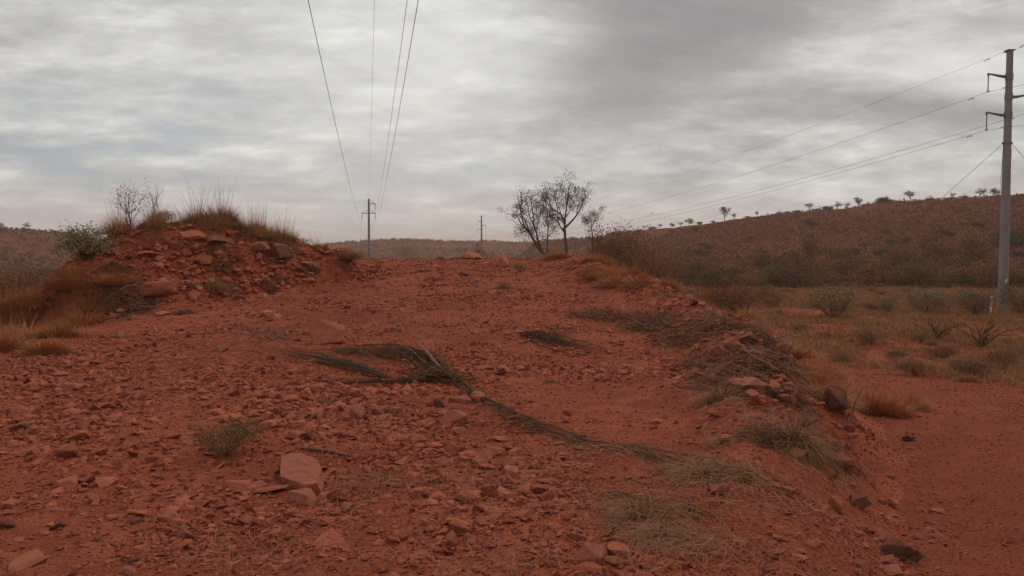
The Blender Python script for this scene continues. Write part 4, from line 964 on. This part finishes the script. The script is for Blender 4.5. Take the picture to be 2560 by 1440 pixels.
for k_, (a, b, w__, kd, lb) in enumerate([
 (2290, 940, 110, 'olive', 'dark low bush on the near edge of the grassy strip'),
 (2430, 945, 130, 'olive', 'brown low bush at the track edge under the larger dead shrub'),
 (2530, 900, 110, 'olive', 'dark low bush at the right picture edge beyond the track'),
 (2180, 860, 90, 'olive', 'low brown bush in the grassy strip left of the dead shrubs'),
 (2110, 905, 80, 'olive', 'low brown bush where the grassy strip meets the track'),
 (1300, 680, 60, 'olive', 'small dark bush on the crest right of the road'),
 (1010, 640, 70, 'olive', 'low brown bush on the skyline of the road crest'),
 (870, 660, 90, 'olive', 'orange-brown low bush at the left side of the road crest')]):
    shrub_px(a, b, w__, kd, lb, hs=.6, lo=12)

r_ = random.Random(77)
for k_ in range(54):
    y_ = r_.uniform(19, 95); x_ = r_.uniform(.30, .68) * y_
    if x_ < edge_x(y_) + 4 or (y_ < 36 and x_ < 12.5): continue
    P_ = Vector((x_, y_, Hz(x_, y_)))
    shrub(P_, r_.uniform(.25, .6) * (y_ / 40) ** .3, ['olive', 'olive', 'rust', 'olive'][k_ % 4], 'low brown bush among the dry grass of the plain', 'bush', 'low bushes scattered on the plain', hs=r_.uniform(.5, .9), name='bush')
# ---- gum trees on the slope right of the road: limbs traced, then twigs and hanging leaves grown on them
def gum(px0, D, label, limbs, nleaf, ls, name='gum_tree', leafmat='leaf', twigs=5, r0=.108, barkmat='bark', lowcut=.3, seed=1, zoom=4.8, ox=1200, oy=420, cat='tree'):
    rs = np.random.RandomState(seed); base = above(px0, D); b = np.array(base); root = empty(name, base)
    tr = MB(); lb = MB(); lf = MB(); tips = []
    def P3(a, c, dy): return np.array(at(ox + a / zoom, oy + c / zoom, D + dy))
    for li, (pts, ra, rb, dep) in enumerate(limbs):
        n = len(pts); P = np.array([P3(a, c, dep * (i / (n - 1)) ** 1.2) for i, (a, c) in enumerate(pts)])
        if li == 0:
            P = np.vstack([b + np.array([0, 0, -.15]), P])
        m = len(P) * 3; t = np.linspace(0, len(P) - 1, m); Q = np.stack([np.interp(t, np.arange(len(P)), P[:, i]) for i in range(3)], 1)
        for _ in range(2): Q[1:-1] = (Q[:-2] + Q[1:-1] * 2 + Q[2:]) / 4
        (tr if li == 0 else lb).tube(Q - b, np.linspace(ra, rb, m) * r0, 7 if li == 0 else 5)
        L = np.linalg.norm(P[-1] - P[0])
        st = 0.55 if li == 0 else lowcut
        for k in range(twigs if li else 3):
            i = int(m * rs.uniform(st, .98)); d = rs.normal(0, 1, 3); d[2] = d[2] * .6 + .45; d /= np.linalg.norm(d); d *= rs.uniform(.3, .75)
            T_ = limb(Q[i], Q[i] + d, 6, rs, .07); lb.tube(T_ - b, np.linspace(rb * r0 * .8, .006, 6), 4)
            for _ in range(3):
                j = rs.randint(2, 6); e = rs.normal(0, 1, 3) * .24; e[2] = abs(e[2]) - .03; U = limb(T_[j], T_[j] + e, 4, rs, .08); lb.tube(U - b, [.007, .006, .005, .004], 3); tips.append(U[-1]); tips.append(U[2])
            tips.append(T_[-1])
        tips.append(Q[-1])
    tips = np.array(tips); w_ = rs.uniform(.1, 1, len(tips)) ** 1.5; w_ /= w_.sum()
    sel = tips[rs.choice(len(tips), nleaf, p=w_)] + rs.normal(0, .10, (nleaf, 3)); sel[:, 2] -= np.abs(rs.normal(0, .06, nleaf))
    leaves(lf, sel - b, ls, rs, .8, .28)
    tr.build('trunk', M[barkmat], root, True); lb.build('branches', M[barkmat], root, True); lf.build('crown', M[leafmat], root)
    return tag(root, label, cat)
gum(1417, 46, 'tallest gum tree, with an open round crown, right of the leaning tree', [
 ([(1045, 1040), (1038, 1000), (1022, 850), (1015, 740), (1018, 650), (1015, 600)], 1, .55, 0),
 ([(1025, 715), (1100, 640), (1150, 580), (1210, 490), (1230, 400), (1280, 320)], .6, .15, .8),
 ([(1015, 620), (1030, 540), (1038, 430), (1065, 330), (1060, 230), (1085, 175)], .5, .12, -.3),
 ([(1012, 640), (980, 560), (920, 520), (860, 490), (840, 420), (810, 330), (770, 280)], .5, .12, -.9),
 ([(1005, 765), (960, 700), (930, 640), (880, 600), (820, 520), (760, 450)], .4, .12, .6),
 ([(945, 690), (925, 600), (940, 540), (915, 420), (885, 280)], .3, .12, -.5),
 ([(1038, 430), (1100, 360), (1170, 310), (1200, 230)], .3, .1, .6),
 ([(1030, 590), (1080, 520), (1100, 450), (1140, 400)], .3, .1, -.8),
 ([(1160, 560), (1165, 480), (1190, 420), (1260, 360)], .25, .1, .9),
 ([(970, 550), (945, 470), (900, 400), (930, 240)], .25, .1, .3),
 ([(850, 480), (790, 400), (730, 320)], .25, .1, -.6),
 ([(1050, 330), (1010, 280), (960, 220), (935, 180)], .22, .08, .3)], 3000, .11, twigs=7, seed=3)
gum(1372, 45, 'gum tree leaning to the left with two forked trunks', [
 ([(825, 1110), (760, 1020), (700, 960), (640, 860), (605, 790), (530, 700)], 1.25, .5, 0),
 ([(530, 700), (480, 660), (465, 590), (410, 560), (360, 548), (310, 560)], .4, .1, .6),
 ([(745, 1000), (715, 920), (690, 860), (678, 770), (645, 710), (640, 580), (620, 450), (610, 370)], .7, .12, -.4),
 ([(590, 760), (545, 640), (495, 560), (470, 450), (450, 310)], .45, .12, .5),
 ([(530, 690), (500, 600), (490, 480), (500, 380), (480, 290)], .4, .1, -.6),
 ([(680, 745), (700, 620), (740, 520), (745, 440)], .35, .1, .4),
 ([(645, 690), (600, 600), (580, 500), (560, 420)], .3, .1, .6),
 ([(695, 870), (640, 800), (600, 740)], .3, .1, .4),
 ([(560, 745), (520, 760), (500, 790), (475, 800)], .2, .06, .2),
 ([(640, 570), (680, 480), (690, 410)], .25, .1, -.3)], 2400, .11, twigs=7, seed=5)
gum(1366, 50, 'slim young gum tree behind and between the two larger gums', [
 ([(805, 1000), (810, 850), (820, 700), (815, 600), (800, 500)], .55, .15, 0),
 ([(815, 830), (880, 760), (920, 690)], .25, .08, .4), ([(820, 720), (790, 640), (775, 540)], .25, .08, -.4),
 ([(815, 740), (860, 640), (870, 540)], .22, .08, .3), ([(812, 860), (770, 810), (750, 840)], .18, .06, 0),
 ([(820, 700), (840, 600), (830, 510)], .22, .08, -.3)], 1100, .10, twigs=7, seed=7)
gum(1482, 56, 'thin small gum standing at the left end of the thicket', [
 ([(1350, 900), (1350, 800), (1335, 660), (1310, 560)], .55, .15, 0),
 ([(1345, 760), (1310, 680), (1280, 620)], .3, .08, .4), ([(1340, 700), (1390, 620), (1410, 560)], .3, .08, -.4)], 800, .12, twigs=8, seed=9)
# thicket of brown shrubs at the foot of the gums
def big_shrub(px_, D, wpx, toppx, kind, i, label, group=None, name='shrub', cat='shrub'):
    g = above(px_, D); h = EYE - (toppx - 650) / FPX * D - g.z; s = wpx * D / FPX / SHW[kind]
    hb = max(v.co.z for v in SH[kind][i % len(SH[kind])][1].vertices)
    return shrub(g, s, kind, label, cat, group, i, hs=h / (hb * s), name=name)
SH['thick'] = [shrub_meshes(20, 3.4, 3.6, 26, 5200, .11, M['bark'], M['leaf_brown'], .03, cl=.2, up_=.5), shrub_meshes(21, 3.4, 3.0, 30, 5200, .11, M['dead_wood'], M['leaf_rust'], .025, cl=.2, up_=.5), shrub_meshes(22, 3.4, 3.4, 24, 5200, .12, M['bark'], M['leaf_rust'], .03, cl=.2, up_=.5)]; SHW['thick'] = 3.6
big_shrub(1512, 52, 110, 515, 'thick', 2, 'tall open-topped shrub at the left of the thicket')
big_shrub(1568, 54, 150, 530, 'thick', 2, 'broad brown shrub in the middle of the thicket')
big_shrub(1475, 50, 90, 640, 'thick', 1, 'low rusty shrub below the thin small gum')
big_shrub(1545, 46, 100, 635, 'thick', 0, 'brown shrub in front of the thicket')
big_shrub(1625, 50, 120, 575, 'thick', 1, 'rusty shrub at the right of the thicket')
big_shrub(1440, 60, 100, 650, 'thick', 1, 'low brown shrub behind the trunk of the tallest gum')
big_shrub(1690, 58, 110, 690, 'thick', 0, 'low brown shrub right of the thicket')
big_shrub(1600, 42, 90, 690, 'thick', 1, 'rusty low shrub at the near foot of the thicket')

# ---- line of scrub along the foot of the ridge
SH['far'] = SH['dark']; SHW['far'] = 3.4
r_ = random.Random(31)
for k_ in range(92):
    a = 1620 + (k_ + r_.random()) * (2640 - 1620) / 92; D = r_.uniform(100, 122) if k_ % 3 else r_.uniform(122, 150)
    if a < 1760: D += (1760 - a) * .2
    s = r_.uniform(.7, 1.35) * (1.2 if D > 120 else 1)
    shrub(above(a, D), s, 'far', 'dense bush in the dark belt of scrub along the foot of the ridge', 'bush', 'bushes along the foot of the ridge', i=[0, 1, 3, 2, 1, 3, 1][r_.randrange(7)], hs=r_.uniform(.75, 1.15), name='bush')
for k_ in range(34):
    a = r_.uniform(1180, 1640); D = r_.uniform(75, 230)
    shrub(above(a, D), r_.uniform(.7, 1.3), 'far', 'brown bush in the low ground behind the gum trees', 'bush', 'bushes behind the gum trees', i=r_.randrange(1, 4), hs=r_.uniform(.6, 1), name='bush')
for k_ in range(22):
    a = r_.uniform(-60, 330); D = r_.uniform(45, 120)
    shrub(above(a, D), r_.uniform(.6, 1.1), 'far', 'brown bush in the low ground at the far left', 'bush', 'bushes at the far left', i=[1, 3][r_.randrange(2)], hs=r_.uniform(.5, .9), name='bush')

# ---- pale-trunked snappy gums dotted on the slope, and trees along the skyline
M['leaf_far'] = mk_var('far_tree_leaves', [(.07, .05, .033), (.11, .07, .045), (.09, .06, .038)])
def far_tree_meshes(seed, h, w_, kind, bark='bark', leaf='leaf_far', nl=420, ls=.34):
    rs = np.random.RandomState(seed); tr = MB(); lf = MB(); tips = []
    hb = h * (.35 if kind != 'bush' else .1)
    tr.tube(limb(np.zeros(3), np.array([rs.normal(0, .1), 0, hb]), 5, rs, .04), np.linspace(.035 * h, .026 * h, 5), 6)
    for k in range(7):
        a = rs.uniform(0, 6.283); q = rs.uniform(.2, 1)
        top = h * (rs.uniform(.62, .98) if kind == 'flat' else rs.uniform(.55, .95) * (1 - .35 * q))
        B = np.array([math.cos(a) * q * w_ / 2, math.sin(a) * q * w_ / 2, top]); P = limb(np.array([0, 0, hb * .95]), B, 6, rs, .07, -.05)
        tr.tube(P, np.linspace(.022 * h, .006 * h, 6), 5); tips += [P[-1], P[-2], P[-1]]
        for _ in range(2):
            e = rs.normal(0, 1, 3) * w_ * .16; e[2] = abs(e[2]) * .6; Q = P[rs.randint(3, 6)]; tr.tube(np.stack([Q, Q + e * .5, Q + e]), [.009 * h, .006 * h, .004 * h], 4); tips.append(Q + e)
    tips = np.array(tips); sp_ = np.array([w_, w_, h * (.35 if kind == 'flat' else .6)]) * .09
    if nl: leaves(lf, tips[rs.randint(0, len(tips), nl)] + rs.normal(0, 1, (nl, 3)) * sp_, ls, rs, .1, .6)
    return tr.mesh('trunk', M[bark]), (lf.mesh('crown', M[leaf]) if nl else None)
FT = {'round': [far_tree_meshes(s, 4, 4.0, 'round', nl=1000, ls=.24) for s in (1, 2, 12)], 'flat': [far_tree_meshes(s, 4, 4.6, 'flat', nl=800, ls=.24) for s in (3, 4, 13)],
      'open': [far_tree_meshes(s, 4, 3.2, 'round', nl=420, ls=.22) for s in (5, 6, 14)], 'bush': [far_tree_meshes(s, 2.4, 3.6, 'bush', nl=900, ls=.26) for s in (7, 8, 15)],
      'ghost': [far_tree_meshes(s, 4, 3.2, 'round', 'bark_pale', 'leaf_dark', 110) for s in (9, 10)]}
FTH = {'round': 4, 'flat': 4, 'open': 4, 'bush': 2.4, 'ghost': 4}
def far_tree(P, h, kind, label, group=None, ws=1.0, name='tree', cat='tree'):
    me = FT[kind][rr.randrange(len(FT[kind]))]; s = h / FTH[kind]
    e = empty(name, P, rr.uniform(0, 6.28), (s * ws, s * ws, s)); link('trunk', me[0], e); link('crown', me[1], e)
    return tag(e, label, cat, group)
def ridge_point(px_):
    """the ground point that makes the skyline in this picture column"""
    u_ = (px_ - 1280) / FPX; D = np.exp(np.linspace(math.log(110), math.log(1000), 700)); z = H(u_ * D, D)
    i = int(np.argmax((z - EYE) / D)); return Vector((u_ * D[i], D[i], z[i]))
SKYL = [ # px, height in px, kind, words
 (2480, 26, 'round', 'dense dark tree on the skyline just left of the tall pole'), (2448, 28, 'open', 'thin tall tree on the skyline beside the dense dark tree'),
 (2410, 12, 'bush', 'low bush on the skyline left of the thin tall tree'), (2378, 14, 'flat', 'small flat-topped tree on the skyline where the stay wire ends'),
 (2318, 13, 'bush', 'low round bush on the skyline between two flat-topped trees'), (2273, 24, 'flat', 'umbrella-shaped tree standing alone on the bare skyline'),
 (2208, 22, 'bush', 'dark bush on the skyline left of the umbrella-shaped tree'), (2163, 10, 'bush', 'tiny bush on the skyline left of the dark bush'),
 (2143, 27, 'round', 'upright dark tree on the skyline with a crooked top'), (2116, 17, 'open', 'thin tree on the skyline left of the crooked dark tree'),
 (2090, 20, 'flat', 'flat-crowned tree on the skyline near the middle of the ridge'), (2068, 17, 'bush', 'wide pale bush on the skyline left of the flat-crowned tree'),
 (2046, 12, 'bush', 'small pale bush on the skyline in the ridge row'), (2022, 18, 'flat', 'small umbrella tree on the skyline in the ridge row'),
 (1990, 13, 'bush', 'dark low bush on the skyline, right one of a pair'), (1966, 11, 'bush', 'dark low bush on the skyline, left one of a pair'),
 (1943, 10, 'bush', 'pale low bush on the skyline left of the dark pair'), (1891, 16, 'open', 'tiny single tree on the skyline with a thin stem'),
 (1868, 8, 'bush', 'tiny bush on the skyline left of the thin-stemmed tree'), (1834, 18, 'open', 'slender tree right beside the big open-crowned skyline tree'),
 (1810, 33, 'flat', 'largest open-crowned tree on the ridge skyline'), (1782, 9, 'bush', 'low bush on the skyline left of the largest open-crowned tree'),
 (1748, 13, 'bush', 'bush on the skyline, rightmost of a close row of four'), (1722, 18, 'round', 'dark round tree in the close row of four on the skyline'),
 (1700, 14, 'open', 'thin tree in the close row of four on the skyline'), (1679, 14, 'round', 'leftmost tree of the close row of four on the skyline'),
 (1650, 15, 'open', 'small tree on the skyline between the row of four and the thicket'), (1630, 12, 'bush', 'bush on the skyline nearest the thicket'),
 (1610, 14, 'open', 'faint tree on the skyline just behind the thicket'),
 (1235, 6, 'bush', 'tiny bush on the far skyline right of the thin pole'), (1150, 5, 'bush', 'tiny bush on the far skyline left of the thin pole'), (985, 6, 'bush', 'tiny bush on the far skyline right of the middle pole'),
 (880, 6, 'bush', 'tiny bush on the far skyline left of the middle pole'), (72, 18, 'flat', 'flat-topped tree on the left hill skyline'), (5, 18, 'round', 'dark tree on the left hill at the picture edge')]
for a, hp, kd, lb in SKYL:
    P = ridge_point(a); P.z -= .25 + (hp * P.y / FPX * .3 if kd == 'bush' else 0); far_tree(P, max(1.2, hp * P.y / FPX * 1.12), kd, lb, 'trees on the skyline', ws=rr.uniform(.65, 1.35))
r_ = random.Random(8)
for a, b, hp in [(1725, 620, 26), (1803, 585, 16), (1980, 610, 34), (2030, 590, 14), (2082, 612, 22), (1828, 630, 18), (2141, 632, 22), (2170, 635, 22), (2063, 612, 16), (2460, 535, 30), (2448, 645, 40), (2225, 610, 22), (1765, 675, 30), (2300, 600, 20), (2395, 700, 24)]:
    g = hit(a, b, 90)
    far_tree(g, hp * g.y / FPX, 'ghost', 'small pale-trunked gum on the reddish face of the ridge', 'pale-trunked gums on the ridge face')
for k_ in range(34):
    g = hit(r_.uniform(1660, 2600), r_.uniform(545, 690), 90)
    far_tree(g, r_.uniform(1.0, 2.4), 'bush', 'round bush on the open face of the ridge', 'bushes on the ridge face', r_.uniform(.8, 1.2), 'bush', 'bush')
# the uncountable low scrub of the slopes
def scrub(n, seed, ulo, uhi, dlo, dhi, ls, name, label, mat, pw=1.0, hgt=.5, per=9, msk=None):
    rs = np.random.RandomState(seed); D = dlo * (dhi / dlo) ** rs.uniform(0, 1, n); U = rs.uniform(ulo, uhi, n); X = U * D
    k = fbm(X / 22, D / 30, 4, seed) + rs.normal(0, .12, n) > -.03
    if msk is not None: k &= msk(X, D)
    X, D = X[k], D[k]; m = len(X); sz = rs.uniform(.5, 1.5, m) * (D / 150) ** .35; Z = H(X, D)
    P = np.stack([X, D, Z], -1); P = np.repeat(P, per, 0); s = np.repeat(sz, per)
    o = rs.normal(0, 1, (m * per, 3)) * np.array([.55, .55, .32]) * hgt * s[:, None]; o[:, 2] = np.abs(o[:, 2]) + .08; P = P + o
    mb = MB(); leaves(mb, P, ls * s, rs, -.2, .75); tag(mb.build(name, mat), label, 'scrub', kind='stuff')
scrub(24000, 81, .14, .72, 104, 300, .34, 'hillside_scrub', 'brown scrub and spinifex covering the face of the ridge', mk_var('scrub_brown', [(.22, .085, .052), (.29, .105, .062), (.19, .08, .05), (.33, .14, .08)]))
scrub(9000, 82, .14, .72, 104, 300, .34, 'hillside_scrub', 'darker green-brown scrub on the face of the ridge', mk_var('scrub_dark', [(.16, .07, .042), (.21, .088, .052), (.18, .08, .044)]))
scrub(24000, 83, -.3, .16, 90, 900, .55, 'valley_scrub', 'dark scrub over the low ground and far hills', mk_var('scrub_far', [(.17, .07, .045), (.14, .062, .042), (.22, .09, .056)]), hgt=.7)
scrub(15000, 84, -.8, -.28, 80, 500, .5, 'valley_scrub', 'dark scrub over the hill at the far left', mk_var('scrub_left', [(.18, .075, .046), (.14, .062, .042), (.22, .095, .055)]), hgt=.6)

# ------------------------------------------------------------------ power line
def pole_mb(h, r0, r1, k=12):
    mb = MB(); mb.tube([(0, 0, -.6), (0, 0, 0), (0, 0, h * .5), (0, 0, h)], [r0, r0, (r0 + r1) / 2, r1], k); return mb
def pole_a(loc, h, lean, label, armz=None):
    root = empty('power_pole', loc); root.rotation_euler = (0, lean, 0)
    pole_mb(h, .33, .205, 12).build('shaft', M['pole'], root, True)
    mb = MB(); mb.box((0, 0, h + .03), (.50, .46, .07)); mb.box((-.30, 0, h - .08), (.22, .09, .10)); mb.build('cap', M['steel'], root)
    att = []
    for z, sgn, L in ((h - 1.75, -1, 1.42), (h - 3.12, 1, 1.45), (h - 4.36, -1, 1.46)):
        r = .205 + (h - z) / h * .125
        mb = MB(); mb.tube([(0, 0, z - .22), (0, 0, z + .22)], [r + .03, r + .03], 12)
        mb.tube([(sgn * r * .8, 0, z), (sgn * (r + .35), 0, z + .03), (sgn * (L + .05), 0, z + .20)], [.12, .10, .05], 8)
        mb.box((sgn * L, 0, z + .12), (.12, .10, .20))
        arm = mb.build('arm', M['steel'], root)
        mb = MB(); rads = []; zs = []
        for q in range(25): zs.append(z + .06 - q * .042); rads.append(.045 if q % 2 else .026)
        mb.tube([(sgn * L, 0, a) for a in zs], rads, 8); mb.box((sgn * L, 0, z - 1.0), (.06, .24, .07))
        mb.build('insulator', M['insul'], arm)
        att.append((sgn * L, 0, z - 1.04))
    mb = MB(); zb = h - 6.25; r = .205 + (h - zb) / h * .125
    mb.tube([(0, 0, zb - .07), (0, 0, zb + .07)], [r + .035] * 2, 12); mb.box((-r - .06, 0, zb), (.12, .1, .1)); mb.box((r + .06, 0, zb), (.12, .1, .1)); mb.build('stay_band', M['steel'], root)
    for zj in (h * .36, h * .62):
        r = .33 - zj / h * .125; mb = MB(); mb.tube([(0, 0, zj - .5), (0, 0, zj + .03)], [r + .018, r + .012], 12); mb.build('joint_sleeve', M['pole'], root, True)
    mb = MB(); mb.box((0, -.335, 2.2), (.16, .02, .30)); mb.build('plate', M['guard'], root)
    tag(root, label, 'power pole', 'power poles')
    bpy.context.view_layer.update(); W = root.matrix_world
    return root, [W @ Vector((-.38, 0, h - .08))] + [W @ Vector(a) for a in att], W @ Vector((-r, 0, zb)), W @ Vector((r, 0, zb))
DA = 55.0; PA = above(2508, DA); topA = at(2525, 127, DA); hA_ = (topA - PA).length; leanA = math.atan2(topA.x - PA.x, topA.z - PA.z)
poleA, attA, stL, stR = pole_a(PA, hA_, leanA, 'tall grey power pole standing nearest, at the right of the picture')
DC = 262.0; PC = above(1204, DC); topC = at(1204, 540, DC)
poleC, attC, _a, _b = pole_a(PC, topC.z - PC.z, 0, 'thin distant power pole left of the gum trees')
def catenary(A, B, sag, n=40):
    t = np.linspace(0, 1, n)[:, None]; P = np.array(A) + (np.array(B) - np.array(A)) * t; P[:, 2] -= 4 * sag * (t * (1 - t))[:, 0]; return P
def wire(spans, r, label, dampers=(), cat='power line', group='power line conductors'):
    mb = MB(); P = np.concatenate([s if i == 0 else s[1:] for i, s in enumerate(spans)]); mb.tube(P, r, 6)
    o = tag(mb.build('power_line', M['wire'], None, True), label, cat, group)
    for A, d in dampers:
        for q in (1, -1):
            c = A + d * q * 1.5; m = MB(); m.tube([c - d * .22 + Vector((0, 0, -.09)), c - d * .1 + Vector((0, 0, -.09)), c + d * .1 + Vector((0, 0, -.09)), c + d * .22 + Vector((0, 0, -.09))], [.045, .016, .016, .045], 6)
            m.box(tuple(c + Vector((0, 0, -.04))), (.03, .03, .09)); m.build('vibration_damper', M['steel'], o)
    return o
dirn = (attC[0] - attA[0]).normalized(); names = ['topmost', 'upper left', 'right-hand', 'lower left']
for k_, (A, C_) in enumerate(zip(attA, attC)):
    E = A - dirn * 70; E.z += .3
    w1 = catenary(E, A, .9, 20); w2 = catenary(A, C_, [3.6, 3.9, 3.9, 3.9][k_], 60)
    far_end = C_ + (C_ - A).normalized() * 240; far_end.z = C_.z - 1.0; w3 = catenary(C_, far_end, 3.5, 24)
    wire([w1, w2, w3], .0105 if k_ else .008, '%s wire of the line hung on the tall pole at the right' % names[k_], [(A, (Vector(w2[1]) - Vector(w2[0])).normalized())])
# stays with white guards
gL = hit(2076, 744, 40)
def stay(A, G, label, guard):
    root = empty('stay_wire', G); G_ = Vector(G); mb = MB(); mb.tube([Vector(A) - G_, Vector((0, 0, 0))], .014, 6); mb.build('wire', M['wire'], root, True)
    d = (Vector(A) - G_).normalized(); mb = MB(); mb.tube([d * .15, d * guard], .045, 8); mb.build('guard', M['guard'], root, True)
    tag(root, label, 'stay wire', 'stay wires of the tall pole')
stay(stL, gL, 'stay wire running down left from the tall pole to a pale guard on the plain', 1.6)
gM = above(2478, 51); stay(stL, gM, 'steep stay wire with a white guard close beside the tall pole', 1.3)
gR = above(2900, 60); stay(stR, gR, 'stay wire running down right from the tall pole out of the picture', 1.6)

def pole_b(loc, h, label, s=1.0):
    root = empty('power_pole', loc)
    pole_mb(h, .36 * s, .22 * s, 12).build('shaft', M['pole'], root, True)
    att = [(0, 0, h)]
    for nm, z, xs in (('arm', h - 1.15, (1.5,)), ('crossarm', h - 3.35, (-1.62, 1.52))):
        mb = MB()
        x0 = min(0, min(xs)); mb.box(((x0 + max(xs)) / 2, .20 * s, z), (max(xs) - x0 + .1, .16, .16))
        for x in xs: mb.tube([(0, .2 * s, z + .85), (x * .95, .2 * s, z + .05)], .045, 6)
        arm = mb.build(nm, M['steel'], root)
        for x in xs:
            mb = MB(); zs = [z - .05 - q * .055 for q in range(26)]; mb.tube([(x, .2 * s, a) for a in zs], [.075 if q % 2 else .045 for q in range(26)], 8); mb.build('insulator', M['insul'], arm)
            att.append((x, .2, z - 1.45))
    tag(root, label, 'power pole', 'power poles')
    return root, [Vector(loc) + Vector(a) for a in att]
DB = 187.0; PB = above(923, DB); tB = at(923, 497, DB)
poleB, attB = pole_b(PB, tB.z - PB.z, 'power pole with braced crossarms standing behind the crest of the road')
DD = 470.0; PD = above(932, DD); tD = at(932, 596, DD); poleD, attD = pole_b(PD, tD.z - PD.z, 'tiny far power pole just right of the middle pole')
DE = 520.0; PE = above(903, DE); tE = at(903, 597, DE); poleE, attE = pole_b(PE, tE.z - PE.z, 'tiny far power pole just left of the middle pole')
def overhead(A, px0, sag):
    Y1 = -45.0; best = None
    for Yc in np.linspace(12, 90, 800):
        t = (A.y - Yc) / (A.y - Y1); z = A.z - 4 * sag * t * (1 - t); d = ray(px0, 0); zr = EYE + d[2] / d[1] * Yc
        e = abs(z - zr)
        if best is None or e < best[0]: best = (e, Yc, d[0] / d[1] * Yc)
    _, Yc, Xc = best; k = (A.y - Y1) / (A.y - Yc); return Vector((A.x + (Xc - A.x) * k, Y1, A.z))
for k_, (pxt, lb) in enumerate([(936, 'faint topmost earth wire'), (1018, 'upper right wire'), (770, 'left wire'), (1046, 'lower right wire')]):
    A = attB[k_]; sg = 2.6 if k_ == 0 else 3.3; E = overhead(A, pxt, sg)
    wire([catenary(E, A, sg, 90), catenary(A, attE[k_], 4.0, 40)], .007 if k_ == 0 else .010, '%s of the line passing overhead to the middle pole' % lb)

# ------------------------------------------------------------------ dusty air
bpy.ops.mesh.primitive_cube_add(size=1, location=(0, 0, 0)); hz_ = bpy.context.object; hz_.name = 'haze'
hz_.scale = (5800, 5800, 66); hz_.location = (0, 0, 23)
m = bpy.data.materials.new('dusty_air'); m.use_nodes = True; t = NT(m.node_tree); t.n.clear()
pv = t.node('ShaderNodeVolumePrincipled'); pv.inputs['Color'].default_value = (.86, .75, .66, 1); pv.inputs['Density'].default_value = .00042
ou = t.node('ShaderNodeOutputMaterial'); t.l.new(pv.outputs[0], ou.inputs['Volume']); hz_.data.materials.append(m)
tag(hz_, 'thin dusty haze filling the air over the plain', 'haze', kind='stuff')
